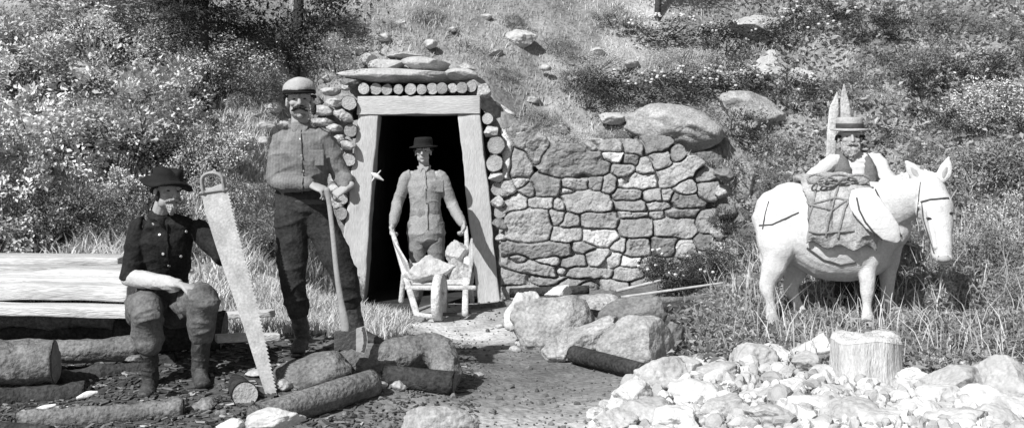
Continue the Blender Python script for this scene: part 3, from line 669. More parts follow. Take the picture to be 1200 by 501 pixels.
# ================================================================ WHITE ROCK HEAP
heap = [(775, 446, 60, 40, 6.9), (745, 462, 46, 32, 6.5), (800, 432, 40, 24, 7.2), (838, 443, 54, 30, 7.0), (868, 456, 44, 30, 6.7), (822, 466, 60, 34, 6.4), (760, 484, 56, 34, 6.0), (728, 478, 34, 22, 6.2), (790, 492, 50, 26, 5.8),
        (850, 482, 60, 34, 6.0), (895, 470, 50, 32, 6.3), (930, 462, 46, 28, 6.5), (905, 492, 56, 28, 5.8), (950, 482, 54, 32, 6.0), (980, 466, 44, 26, 6.4), (1000, 488, 60, 32, 5.8), (1045, 468, 52, 28, 6.3), (1070, 486, 60, 32, 5.9),
        (1120, 452, 72, 38, 6.7), (1095, 470, 48, 28, 6.3), (1150, 474, 66, 36, 6.1), (1185, 446, 60, 42, 6.6), (1195, 482, 56, 36, 5.9), (1115, 492, 60, 30, 5.7), (880, 420, 50, 28, 7.6), (905, 418, 34, 24, 7.7), (958, 412, 42, 34, 7.7), (945, 425, 36, 26, 7.3),
        (960, 444, 40, 22, 7.0), (1065, 447, 40, 24, 7.0), (720, 492, 40, 22, 5.9), (700, 486, 24, 14, 6.1), (1160, 492, 50, 24, 5.7), (812, 449, 40, 22, 6.8), (1035, 494, 50, 24, 5.6)]
shape = ['broad', 'blocky', 'peaked', 'rounded', 'flat topped', 'jagged', 'tilted']
def where(x, y):
    if y < 428: return 'in grass behind heap'
    if 940 < x < 1080 and y < 475: return 'by tree stump'
    if x >= 1080: return 'in right end of heap'
    if x < 800: return 'in left end of heap'
    return 'in middle of heap'
seen = {}
for i, (x, y, w_, h_, d) in enumerate(heap):
    k = where(x, y) + (', upper course' if y < 462 else ', lower course'); seen.setdefault(k, []).append((x, i))
names_ = {}
for k, L_ in seen.items():
    L_.sort()
    for j, (x, i) in enumerate(L_): names_[i] = '%s white rock %s, %s from left' % (shape[i % 7], k, NTH[j])
for i, (x, y, w_, h_, d) in enumerate(heap):
    rock(x, y, w_ * 1.35, h_ * 1.25, d, 'rock_white' if i % 3 else 'rock_pale', names_[i], 'white_rock', 'rock', 'white rocks heaped in front', depth=.85, yaw=random.uniform(0, 3), tilt=random.uniform(-.3, .3), facets=13, cut=.58, rough=.16, seed=300 + i)
# small rubble between them: nobody could count it
def rubble(name, spots, m, kind='rubble'):
    parts = []; V0, F0 = ico(2); r = np.random.default_rng(5)
    for (x, y, z, s_) in spots:
        n_ = r.normal(size=(5, 3)); n_ /= np.linalg.norm(n_, axis=1)[:, None]; V = V0.copy()
        for q_ in n_: V = V - np.maximum(V @ q_ - .55, 0)[:, None] * q_
        V = V * (1 + r.uniform(-.07, .07, (len(V0), 1))) * s_ * r.uniform(.6, 1.2, 3); parts.append((V + np.array([x, y, z + s_ * .1]), F0, np.full(len(V0), r.uniform(.6, 1.2))))
    V, F, T = merge_meshes(parts); return tag(link(name, mesh(V, F, m, T, smooth=False)), kind='stuff')
mat('rubble_white', .56, .25, 5, .9, .7, 24, tone=True, spec=.1); mat('chips', .14, .5, 5, .9, .5, 24, tone=True, spec=.1)
sp = []
r_ = np.random.default_rng(77)
while len(sp) < 2200:
    px, py = r_.uniform(690, 1290), r_.uniform(436, 560)
    if py < 500 - (px - 690) * .9 : continue
    v = hit(px, min(py, 520)) if False else None
    d = 1.4 * F_PX / (py - 200); x = (px - 600) / F_PX * d
    if d < 4.6: continue
    sp.append((x, d, gz(x, d) if False else 0, r_.uniform(.01, .035) if r_.random() < .8 else r_.uniform(.035, .075)))
A = np.array(sp); A[:, 2] = ground(A[:, 0], A[:, 1]); A[:, 2] += .02
rubble('rubble', A, 'rubble_white')
# dark bark and chip litter under the logs, path grit
r_ = np.random.default_rng(78); n = 9000; px = r_.uniform(-150, 560, n); py = r_.uniform(402, 520, n); py = np.maximum(py, 410 + 0*px); d = 1.39 * F_PX / (py - 200); x = (px - 600) / F_PX * d
V0 = np.array([(-1, -.3, 0), (1, -.35, 0), (.9, .3, 0), (-1.1, .35, 0), (-.9, -.25, .22), (1, -.3, .2), (.8, .3, .25), (-1, .3, .2)]); F0 = np.array([(4, 5, 6, 7), (0, 1, 5, 4), (1, 2, 6, 5), (2, 3, 7, 6), (3, 0, 4, 7)])
ang = r_.uniform(0, 6.3, n); sz = r_.uniform(.008, .035, n) * np.where(px > 420, .6, 1); zz = ground(x, d); tl = r_.uniform(-.6, .6, n)
parts = []
for i in range(n):
    V = V0 * sz[i]; c_, s_ = math.cos(ang[i]), math.sin(ang[i]); V = np.stack([V[:, 0] * c_ - V[:, 1] * s_, V[:, 0] * s_ + V[:, 1] * c_, V[:, 2] + V[:, 0] * tl[i] * .5], 1)
    parts.append((V + np.array([x[i], d[i], zz[i] + .004]), F0, np.full(8, r_.choice([.4, .7, 1, 1.6, 3.0], p=[.3, .3, .25, .12, .03]))))
V, F, T = merge_meshes(parts); tag(link('chip_litter', mesh(V, F, 'chips', T, smooth=False)), kind='stuff')

# ================================================================ LEFT: PLANKS AND LOG PILE
LP = 'logs of the pile the hatted man sits on'
def plank(name, a, b, width, th, m, label, seed, group='pale planks stacked on the log pile'):
    a, b = Vector(a), Vector(b); t = (b - a); n = 60; V = []; side = Vector((-t.y, t.x, 0)).normalized() * width
    r = np.random.default_rng(seed); prof = [(0, 0), (.5, 0), (1, 0), (1, 1), (.5, 1.05), (0, 1)]
    for j in range(n + 1):
        c = a + t * (j / n)
        for (u, w_) in prof: V.append(c + side * u + Vector((0, 0, th * w_)))
    k = len(prof); F = [(j * k + i, j * k + (i + 1) % k, (j + 1) * k + (i + 1) % k, (j + 1) * k + i) for j in range(n) for i in range(k)] + [tuple(range(k))[::-1], tuple(n * k + i for i in range(k))]
    V = np.array([v[:] for v in V]); V += np.array([.012, .05, .035]) * np.stack([fbm(V * np.array([1, 6, 6]), 2, seed), fbm(V * np.array([1.3, .5, .5]) + seed, 3, seed + 1), fbm(V * np.array([1.3, .5, .5]) + seed, 3, seed + 2)], 1)
    o = link(name, mesh(V, F, m, smooth=True), None); b_ = o.modifiers.new('b', 'BEVEL'); b_.width = .006; b_.segments = 2; b_.limit_method = 'ANGLE'
    return tag(o, label, 'plank', group)
pl = [((-160, 363), (150, 372), 6.95, 7.0, .24, .06, 'weathered plank nearest the seated man in the stack, lowest of all'),
      ((-160, 357), (150, 352), 7.12, 7.2, .22, .1, 'wide pale plank of the stack, second from the front'),
      ((-160, 342), (150, 347), 7.32, 7.4, .25, .1, 'pale plank of the stack, third from the front'),
      ((-160, 336), (150, 331), 7.52, 7.6, .22, .075, 'pale plank of the stack, fourth from the front, with a dark seam'),
      ((-160, 323), (150, 325), 7.72, 7.8, .25, .07, 'pale plank of the stack, fifth from the front'),
      ((-160, 318), (138, 313), 7.95, 8.0, .23, .07, 'pale plank of the stack, sixth from the front'),
      ((-160, 309), (152, 311), 8.15, 8.25, .3, .07, 'rearmost pale plank of the stack, under the ferns')]
for i, (a, b, d0, d1, wd, th, lb) in enumerate(pl):
    plank('plank', P(a[0], a[1], d0), P(b[0], b[1], d1), wd, th, 'plank_wood', lb, 500 + i * 7)
plank('plank', P(255, 400, 6.95), P(329, 398, 7.1), .12, .045, 'plank_wood', 'short pale board lying behind the saw blade', 560, 'short boards behind the saw')
plank('plank', P(258, 376, 7.6), P(322, 374, 7.7), .14, .04, 'plank_wood', 'grey short board behind the knee of the seated man', 566, 'short boards behind the saw')
lg = [((-150, 376), (175, 372), 7.15, 7.3, .085, .08, 'bark_mid', 'ragged barked log directly under the front plank'),
      ((-150, 412), (165, 408), 6.85, 7.0, .085, .075, 'bark_mid', 'log with a lit upper edge, second below the planks'),
      ((-150, 398), (160, 392), 7.25, 7.35, .08, .08, 'bark_dark', 'dark log wedged between the two upper logs'),
      ((-150, 436), (65, 424), 6.45, 6.6, .13, .12, 'bark_mid', 'stout short log with its cut end at the left foot of the pile'),
      ((40, 452), (205, 424), 6.75, 7.1, .08, .07, 'bark_dark', 'dark log slanting behind the seated man shin'),
      ((-120, 482), (100, 462), 6.3, 6.6, .07, .07, 'bark_dark', 'black log in shade at the base of the pile'),
      ((20, 492), (215, 478), 6.0, 6.2, .06, .06, 'bark_mid', 'chipped log lying in front of the seated man boots'),
      ((-80, 500), (60, 510), 5.9, 5.8, .05, .05, 'bark_dark', 'low dark log at the front left corner'),
      ((140, 388), (262, 392), 7.3, 7.35, .16, .15, 'bark_dark', 'thick dark log that the hatted man sits on')]
for i, (a, b, d0, d1, r0, r1, m, lb) in enumerate(lg):
    log_obj('log', P(a[0], a[1], d0), P(b[0], b[1], d1), r0, r1, m, 'log_end' if i == 3 else 'bark_mid', lb, 'log', LP, seed=600 + i, bend=(.012, -.015, .02, .01, -.02, .015, -.012, .01, .005)[i], knob=.36, sub=44, n=30)
for i, (a, b, m, lb) in enumerate([((33, 485), (65, 474), 'rock_white', 'curved white wood splinter at the left among the dark logs'), ((91, 466), (114, 459), 'rock_white', 'short white wood chip between the dark logs and the boots')]):
    d = 6.05; s = Soup(); s.tube([P(a[0], a[1], d), P((a[0] + b[0]) / 2, (a[1] + b[1]) / 2 - 1, d), P(b[0], b[1], d)], [(.01, .008), (.018, .01), (.008, .006)], n=8); tag(link('splinter', s.mesh(m)), lb, 'splinter', 'white splinters on the log pile')
for i, (x, y, w_, h_, lb) in enumerate([(158, 420, 20, 10, 'dull stone behind the seated man heel'), (205, 470, 30, 14, 'dark clod of bark right of the seated man boots'), (240, 474, 34, 16, 'bark chunk before the round log end'), (115, 500, 40, 14, 'bark chunk at the front edge below the boots')]):
    rock(x, y, w_, h_, 6.3, 'bark_mid', lb, 'bark_chunk', 'bark chunk', 'bark chunks by the seated man', sub=4, rough=.25)
r_ = random.Random(17); side_ = ['front', 'middle', 'back']
for i in range(16):
    x = 12 + i * 15 + r_.uniform(-6, 6); y = r_.uniform(405, 492); dd_ = 1.39 * F_PX / (max(y, 425) - 200)
    m_ = r_.choice(['bark_mid', 'bark_dark', 'bark_dark']); a = P(x - r_.uniform(14, 34), y + r_.uniform(-5, 7), dd_ + .05); b = P(x + r_.uniform(14, 34), y - r_.uniform(-3, 9), dd_ - .05)
    log_obj('branch', a, b, r_.uniform(.018, .04), r_.uniform(.012, .03), m_, 'bark_mid', 'rough broken branch lying among the pile logs at left, %s from the left edge' % NTH[i], 'branch', 'broken branches on the log pile', seed=700 + i, knob=.4, sub=16, n=14)
# long poles before the wall
log_obj('pole', P(598, 343, 11.2), P(690, 339, 11.1), .05, .045, 'bark_dark', 'bark_mid', 'dark round timber lying along the foot of the stone wall', 'pole', 'poles lying before the wall', seed=5)
log_obj('pole', P(545, 362, 10.9), P(640, 352, 10.9), .04, .035, 'bark_mid', 'bark_mid', 'pole lying at the right post foot toward the boulders', 'pole', 'poles lying before the wall', seed=6)
log_obj('pole', P(728, 348, 10.3), P(848, 331, 10.0), .014, .01, 'twig', 'twig', 'long thin pale pole leaning through the dark bush', 'pole', 'poles lying before the wall', seed=7)
log_obj('pole', P(722, 341, 10.4), P(775, 328, 10.3), .016, .012, 'twig', 'twig', 'short thin pale pole left of the dark bush', 'pole', 'poles lying before the wall', seed=8)
log_obj('pole', P(755, 353, 9.8), P(858, 349, 9.9), .035, .03, 'bark_mid', 'bark_mid', 'weathered pole lying on the ground in front of the dark bush', 'pole', 'poles lying before the wall', seed=9)
log_obj('pole', P(765, 361, 9.6), P(852, 357, 9.7), .04, .035, 'bark_dark', 'bark_mid', 'charred looking pole just in front of the weathered one', 'pole', 'poles lying before the wall', seed=19)

r_ = np.random.default_rng(90); sp = []
px = r_.uniform(420, 960, 2600); py = r_.uniform(352, 510, 2600); d = 1.37 * F_PX / (py - 200); x = (px - 600) / F_PX * d; z = ground(x, d)
rubble('path_gravel', [(x[i], d[i], z[i], r_.uniform(.004, .013) if r_.random() < .93 else r_.uniform(.013, .028)) for i in range(2600) if z[i] < .1 and d[i] < 11.6], 'chips')
# ================================================================ PEOPLE
def frame(yaw, pitch=0.0, roll=0.0):
    """columns: person's own x (their left is +x as seen from inside?), forward, up.  yaw>0 turns the face to picture right"""
    f = Vector((math.sin(yaw) * math.cos(pitch), -math.cos(yaw) * math.cos(pitch), -math.sin(pitch)))
    r = f.cross(Vector((0, 0, 1))).normalized(); u = r.cross(f).normalized()
    R = Matrix.Rotation(roll, 3, f); r, u = R @ r, R @ u
    return Matrix((r, f, u)).transposed()     # local (x right-hand side of the person, y forward, z up)

def hand(s, W, D, N, side, curl=(.5, .6, .5), k=1.0, spread=.0, thumb=(.7, .5), tcurl=.4):
    """W wrist, D finger direction, N palm-facing direction, side = direction toward the thumb"""
    D = Vector(D).normalized(); N = Vector(N); N = (N - D * N.dot(D)).normalized(); S = D.cross(N).normalized()
    if S.dot(Vector(side)) < 0: S = -S
    W = Vector(W)
    s.tube([W - D * .03 * k, W, W + D * .03 * k, W + D * .065 * k, W + D * .085 * k], [(.026 * k, .02 * k), (.028 * k, .02 * k), (.037 * k, .018 * k), (.042 * k, .016 * k), (.038 * k, .013 * k)], ref=S, n=14, sub=2)
    for off, ln, r in ((.031, .074, .0092), (.0105, .083, .0095), (-.0105, .077, .0092), (-.031, .06, .0082)):
        p = W + D * .078 * k + S * off * k; d = (D + S * off * spread * 8).normalized(); pts = [p - D * .03 * k, p]; a = 0
        for seg, cu in zip((.42, .32, .26), curl):
            a += cu; dd = d * math.cos(a) + N * math.sin(a); pts.append(pts[-1] + dd * ln * seg * k)
        s.tube(pts, [r * k, r * k, r * .97 * k, r * .9 * k, r * .78 * k], ref=S, n=10, sub=2)
    p = W + D * .022 * k + S * .024 * k; d = (D * thumb[0] + S * (1 - thumb[1]) + N * thumb[1]).normalized()
    pts = [p, p + d * .036 * k]; d2 = (d + N * tcurl - S * tcurl * .4 + D * .3).normalized(); pts.append(pts[-1] + d2 * .03 * k); pts.append(pts[-1] + (d2 + D * .3).normalized() * .024 * k)
    s.tube(pts, [.014 * k, .0125 * k, .0108 * k, .009 * k], ref=N, n=10, sub=2)

def head(s, c, M, k=1.0):
    def L(x, y, z): return Vector(c) + M @ (Vector((x, y, z)) * k)
    def E(p, r): s.ell(L(*p), [q * k for q in r], M)
    E((0, -.012, .035), (.075, .094, .085)); E((0, .022, -.012), (.064, .07, .085)); E((0, .03, -.07), (.05, .055, .045))
    E((0, .068, -.098), (.022, .02, .018)); E((.034, .02, -.06), (.03, .05, .045)); E((-.034, .02, -.06), (.03, .05, .045))
    s.tube([L(0, .085, .03), L(0, .1, .008), L(0, .116, -.022)], [(.009 * k, .01 * k), (.011 * k, .012 * k), (.014 * k, .013 * k)], ref=M @ Vector((1, 0, 0)), n=10, sub=2)
    E((.011, .102, -.027), (.009, .012, .008)); E((-.011, .102, -.027), (.009, .012, .008))
    s.tube([L(-.055, .066, .03), L(-.03, .086, .036), L(0, .086, .034), L(.03, .086, .036), L(.055, .066, .03)], [.009 * k] * 5, n=8, sub=2)
    E((.041, .062, -.018), (.022, .022, .02)); E((-.041, .062, -.018), (.022, .022, .02))
    s.tube([L(-.024, .083, -.056), L(0, .093, -.053), L(.024, .083, -.056)], [.006 * k, .008 * k, .006 * k], n=8, sub=2)
    s.tube([L(-.02, .082, -.066), L(0, .09, -.068), L(.02, .082, -.066)], [.006 * k, .008 * k, .006 * k], n=8, sub=2)
    for sx in (-1, 1):
        E((sx * .079, -.004, -.008), (.011, .022, .033)); E((sx * .083, .002, -.028), (.008, .012, .012))
    return L

def eyes(root, L, M, k=1.0):
    for sx in (-1, 1):
        s = Soup(); s.ell(L(sx * .031, .074, .008), (.013 * k, .009 * k, .006 * k), M, 10); link('eye', s.mesh('eye_dark'), root)

def lathe_hat(root, name, c, M, prof, m, ex=1.0, ey=1.12, wave=0.0, droop=(0, 0), dent=0.0, seed=0, n=72, noise=.004, wphase=0.0):
    V = []; c = Vector(c)
    for (r, z) in prof:
        for k in range(n):
            th = 2 * math.pi * k / n; zz = z; rr = r
            bf = max(0, (r - .10)) / .07
            zz += wave * bf * math.cos(2 * th + wphase) + droop[0] * bf * math.sin(th) + droop[1] * bf * math.cos(th)
            if dent and z > .05: zz -= dent * max(0, 1 - (abs(rr * math.cos(th)) / .035)) * min(1, (z - .05) / .04)
            V.append(c + M @ Vector((rr * ex * math.cos(th), rr * ey * math.sin(th), zz)))
    m_ = len(prof); F = [(j * n + k, j * n + (k + 1) % n, (j + 1) * n + (k + 1) % n, (j + 1) * n + k) for j in range(m_ - 1) for k in range(n)]
    F.append(tuple((m_ - 1) * n + k for k in range(n)))
    V = np.array([v[:] for v in V]); V += noise * np.stack([fbm(V * 14, 3, seed), fbm(V * 14, 3, seed + 1), fbm(V * 14, 3, seed + 2)], 1)
    return link(name, mesh(V, F, m, smooth=True), root)

def person(label, J, mats, k=1.0, vox=.0045, fat=1.0, sleeves=1.0, opts={}):
    """J: joint positions. builds the body as one skin, clothes as children"""
    base = (J['anR'] + J['anL']) / 2; base.z = min(J['anR'].z, J['anL'].z) - .09
    root = thing('person', label, 'person', base)
    s = Soup(); sx = (J['shL'] - J['shR']).normalized()                    # across the shoulders, right to left
    hx = (J['hipL'] - J['hipR']).normalized()
    M = frame(*J['face']); L = head(s, J['head'], M, k)
    s.tube([J['neck'] - Vector((0, 0, .05)), J['neck'], Vector(J['head']) - M @ Vector((0, .02, .05)) * k], [.062 * k, .056 * k, .052 * k], n=12, sub=2)
    pel, ch = J['pelvis'], J['chest']
    s.tube([pel, pel.lerp(ch, .5), ch, J['neck'].lerp(ch, .3)], [(.13, .09), (.11, .085), (.13, .09), (.08, .06)], ref=sx, n=16)
    for q in 'RL':
        sh, el, wr = J['sh' + q], J['el' + q], J['wr' + q]
        s.tube([J['neck'].lerp(sh, .5) - Vector((0, 0, .03)), sh, sh.lerp(el, .5), el, el.lerp(wr, .3), wr], [.045, .05, .042, .036, .036, .024], n=12, sub=2)
        hp, kn, an = J['hip' + q], J['kn' + q], J['an' + q]
        s.tube([pel.lerp(hp, .6), hp, hp.lerp(kn, .5), kn, kn.lerp(an, .35), an], [.08, .085, .075, .055, .055, .036], n=12, sub=2)
        dn = Vector((0, 0, -.02)); s.tube([an, an + (J['toe' + q] - an) * .5 + dn, J['toe' + q].lerp(an, .2) + dn * .3], [.034, .022, .014], n=10)
        h = J['hand' + q]; hand(s, wr, *h[:3], **{'k': 1.0, **h[3]})
    body = link('body', s.skin(mats['skin'], vox, 3, .5), root)
    eyes(root, L, M, k)
    # shirt
    s = Soup(); w = opts.get('hem', 0); f_ = fat
    top = J['neck'] + Vector((0, 0, -.015)); hr = (.165 * f_, .125 * f_) if opts.get('skirt') else (.142, .104)
    shm = (J['shR'] + J['shL']) / 2
    s.tube([pel + (pel - ch).normalized() * (w - .02), pel.lerp(ch, .35), pel.lerp(ch, .75), ch, shm + (ch - shm) * .15, top], [hr, (.158 * f_, .12 * f_), (.17 * f_, .125 * f_), (.178 * f_, .125 * f_), (.165, .1), (.066, .066)], ref=sx, n=22, sub=4)
    for q in 'RL':
        sh, el, wr = J['sh' + q], J['el' + q], J['wr' + q]; e = sleeves if not hasattr(sleeves, '__len__') else sleeves['RL'.index(q)]
        end = el.lerp(wr, e) if e > 0 else sh.lerp(el, 1 + e)
        inn = J['neck'].lerp(sh, .45) - Vector((0, 0, .045))
        if e > .15: s.tube([inn, sh, sh.lerp(el, .5), el, el.lerp(end, .55), end], [.062, .066, .064, .06, .056, .043], n=16, sub=3)
        else: s.tube([inn, sh, sh.lerp(end, .5), end], [.06, .074, .068, .064], n=16, sub=3)
    if opts.get('skirt'):
        a = pel + (pel - ch).normalized() * opts['skirt']; s.tube([pel, a], [(.178, .14), (.205, .16)], ref=hx, n=22)
    me = s.skin(mats['shirt'], .008, 3, .5); wrinkle(me, opts.get('wr', .009), 8, opts.get('seed', 1)); shirt = link(opts.get('top', 'shirt'), me, root)
    # collar
    s = Soup(); cr = .068; pts = []
    nx = (J['neck'] - ch).normalized(); fx = M.col[1]; fx = (fx - nx * fx.dot(nx)).normalized(); rx = fx.cross(nx)
    for i in range(25):
        a = 2 * math.pi * i / 24; pts.append(J['neck'] + nx * (.004 - .012 * math.sin(a)) + (rx * math.cos(a) + fx * math.sin(a)) * cr * .97)
    # pts open at the front
    s.tube(pts, [(.017, .007)] * 25, ref=nx, n=8, sub=1); 
    p0 = J['neck'] + fx * .075 - nx * .01
    for sg in (-1, 1): s.tube([p0 + rx * sg * .045 + nx * .012 - fx * .02, p0 + rx * sg * .03 - nx * .012, p0 + rx * sg * .028 - nx * .045 + fx * .012], [(.02, .006), (.024, .006), (.006, .004)], ref=rx, n=10, sub=2)
    link('collar', s.skin(mats['shirt'], .006, 2, .5), root)
    # trousers
    s = Soup(); tr = opts.get('cuff', {'R': .98, 'L': .98}); tw = opts.get('tw', 1.0)
    s.tube([pel + (ch - pel).normalized() * .1, pel, pel - Vector((0, 0, .04))], [(.160, .122), (.170, .128), (.14, .11)], ref=hx, n=20)
    for q in 'RL':
        hp, kn, an = J['hip' + q], J['kn' + q], J['an' + q]; end = kn.lerp(an, tr[q])
        s.tube([pel.lerp(hp, .5), hp, hp.lerp(kn, .5), kn, kn.lerp(end, .5), end], [.1, .108 * tw, .095 * tw, .08 * tw, .077 * tw, .07 * tw], n=18, sub=3)
    me = s.skin(mats['trousers'], .008, 3, .5); wrinkle(me, opts.get('wrt', .011), 6.5, opts.get('seed', 1) + 9); trs = link('trousers', me, root)
    # boots
    for q in 'RL':
        kn, an, toe = J['kn' + q], J['an' + q], J['toe' + q]; s = Soup(); topb = an.lerp(kn, opts.get('boot', .35)); fd = (toe - an); fd.z = 0; fd.normalize(); sd = fd.cross(Vector((0, 0, 1)))
        s.tube([topb, an.lerp(topb, .5), an, an - Vector((0, 0, .045))], [(.062, .064), (.054, .058), (.05, .055), (.045, .055)], ref=sd, n=16, sub=3)
        s.tube([an - Vector((0, 0, .05)) - fd * .025, an - Vector((0, 0, .045)) + fd * .06, toe - fd * .05 - Vector((0, 0, .0)), toe], [(.042, .04), (.046, .042), (.05, .033), (.038, .024)], ref=sd, n=16, sub=3)
        bz = min(an.z - .088, toe.z - .03)
        me = s.skin(mats['boots'], .006, 2, .5); wrinkle(me, .006, 13, 4)
        b = link('boot', me, root)
        z0 = arrs(me)[:, 2].min() + .004
        sl_ = Soup(); sl_.tube([an - fd * .045, an + fd * .05, toe - fd * .04, toe + fd * .012], [(.038, .01), (.036, .01), (.044, .01), (.03, .009)], ref=sd, n=14, sub=3)
        so_ = link('sole', sl_.mesh('leather'), b)
        V = arrs(so_.data); a_ = V[:, 2]; V[:, 2] = z0 + (a_ - (an.z + (toe.z - an.z) * np.clip(((V - np.array(an[:])) @ np.array(fd[:])) / max((toe - an).length, .01), 0, 1))) ; so_.data.vertices.foreach_set('co', V.astype(np.float32).ravel()); so_.data.update()
    return root, L, M, shirt, trs, body

def bvh(o):
    me = o.data; V = arrs(me); F = [tuple(p.vertices) for p in me.polygons]; return BVHTree.FromPolygons([tuple(v) for v in V], F)
def on(tree, px, py, lift=.002):
    a = Vector((0, 0, CAMZ)); d = (P(px, py, 10) - a).normalized(); h = tree.ray_cast(a, d)
    return (h[0] + h[1] * lift, h[1]) if h[0] is not None else (None, None)
def strap(name, tree, pix, r, m, parent, lift=.004, dense=3):
    pts = []
    for i in range(len(pix) - 1):
        for t in range(dense):
            q = t / dense; x = pix[i][0] * (1 - q) + pix[i + 1][0] * q; y = pix[i][1] * (1 - q) + pix[i + 1][1] * q
            p, _ = on(tree, x, y, lift)
            if p is not None: pts.append(p)
    p, _ = on(tree, *pix[-1], lift)
    if p is not None: pts.append(p)
    if len(pts) < 2: print('strap missed', name); return
    s = Soup(); s.tube(pts, [r] * len(pts), ref=(0, 0, 1), n=8, sub=2); return link(name, s.mesh(m), parent)
def disc(name, p, nrm, r, t, m, parent):
    s = Soup(); s.tube([p - nrm * t, p + nrm * t], [r, r], ref=nrm.orthogonal(), n=12, caps=False); return link(name, s.mesh(m, smooth=False), parent)
def beard(root, name, pts, rad, m, ref, seed=3, voxel=.004, amp=.005, ells=()):
    s = Soup()
    if pts: s.tube(pts, rad, ref=ref, n=12, sub=3)
    for e in ells: s.ell(*e)
    me = s.skin(m, voxel, 2, .5); displace(me, lambda V: amp * (vnoise(V * np.array([160, 160, 45]), seed) + .6 * vnoise(V * 60, seed + 1))); return link(name, me, root)

# ---------------------------------------------------------------- 1. standing miner with the axe
DA = 7.0
def A(px, py, dd=0): return P(px, py, DA + dd)
J = dict(head=A(351, 118), face=(.18, .02, .03), neck=A(351, 148, .03), shR=A(330, 166, .0), shL=A(379, 163, .03), elR=A(323, 211, -.04), elL=A(402, 208, .05),
         wrR=A(366, 217, -.2), wrL=A(407, 219, -.17), chest=A(353, 180, .02), pelvis=A(354, 243, .03), hipR=A(341, 252, .02), hipL=A(371, 252, .04),
         knR=A(343, 330, -.03), knL=A(404, 322, .0), anR=A(354, 392, .05), anL=A(417, 384, .05), toeR=A(347, 410, -.14), toeL=A(444, 399, -.05),
         handR=((.85, -.35, -.3), (-.2, .5, -1), (.1, 1, .3), dict(curl=(.7, .9, .6), thumb=(.8, .4))), handL=((-.8, -.3, -.5), (.4, .6, -.6), (0, .3, 1), dict(curl=(.8, 1.0, .7), thumb=(.7, .5))))
rootA, L, M, shirtA, trA, bodyA = person('tall standing miner in cap and striped work shirt, both hands resting on an upright axe', J,
    dict(skin='skin', shirt='shirt_striped', trousers='trousers_black', boots='boot_leather'), k=.98, sleeves=.9, opts=dict(boot=.72, tw=1.02, cuff={'R': .5, 'L': .5}, seed=2, wr=.010))
# soft cap with a short brim
lathe_hat(rootA, 'cap', L(0, -.008, .062), M, [(.088, -.012), (.098, -.006), (.103, .01), (.098, .032), (.086, .054), (.064, .072), (.036, .083), (.012, .086)], 'hat_grey', ey=1.14, noise=.008, seed=4)
s = Soup(); cp = [L(.098 * math.cos(a), .108 * math.sin(a) - .006, .056 + .006 * math.sin(a)) for a in np.linspace(-.25, math.pi + .25, 15)]
s.tube(cp, [(.016, .008)] * 15, ref=M.col[2], n=8, sub=1)
s.tube([L(.085 * math.cos(a), .098 * math.sin(a) + .022, .048) for a in np.linspace(.12, math.pi - .12, 11)], [(.024, .006)] * 11, ref=M.col[1], n=8, sub=1); link('brim', s.mesh('hat_black'), [c for c in rootA.children if c.name.startswith('cap')][0])
beard(rootA, 'moustache', [L(-.045, .072, -.066), L(-.026, .097, -.05), L(0, .106, -.043), (L(.026, .097, -.05)), L(.045, .072, -.066)], [(.007, .008), (.013, .013), (.012, .012), (.013, .013), (.007, .008)], 'hair_dark', M.col[2])
beard(rootA, 'hair', [L(-.078, -.0, .03), L(-.07, -.05, .02), L(0, -.1, .02), L(.07, -.05, .02), L(.078, 0, .03)], [(.008, .03)] * 5, 'hair_dark', M.col[1], ells=[])
beard(rootA, 'stubble', None, None, 'skin_dark', None, ells=[(L(0, .05, -.092), (.04, .034, .022), M)], amp=.002)
# pipe
pp = thing('tobacco_pipe', 'dark short stemmed tobacco pipe in the mouth of the standing miner', 'pipe', L(.06, .12, -.06))
s = Soup(); s.tube([L(-.025, .09, -.058), L(-.055, .13, -.062), L(-.085, .15, -.074)], [.004, .0045, .006], n=8); link('stem', s.mesh('iron'), pp)
s = Soup(); s.tube([L(-.088, .152, -.085), L(-.088, .152, -.06), L(-.088, .152, -.04)], [.013, .018, .017], ref=(1, 0, 0), n=14); link('bowl', s.mesh('hair_dark'), pp)
T = bvh(shirtA)
strap('placket', T, [(352, 152), (353, 180), (355, 205), (354, 225)], (.013, .003), 'shirt_striped', rootA, .0, 4)
for x, y in ((352, 163), (353.5, 182), (355, 200)):
    p, n_ = on(T, x, y, .004)
    if p: disc('button', p, n_, .0065, .002, 'button_white', rootA)
p, n_ = on(T, 371, 185, .001)
if p:
    s = Soup(); s.box(p, (.045, .004, .05), frame(.1)); link('shirt_pocket', s.skin('shirt_striped', .004, 2), rootA)
s = Soup(); c = A(354, 235, .03); s.tube([c + Vector((.158 * math.cos(a), .122 * math.sin(a), .006 * math.sin(2 * a))) for a in np.linspace(0, 6.283, 30)], [(.018, .004)] * 30, ref=(0, 0, 1), n=8, sub=1); link('belt', s.mesh('leather'), rootA)

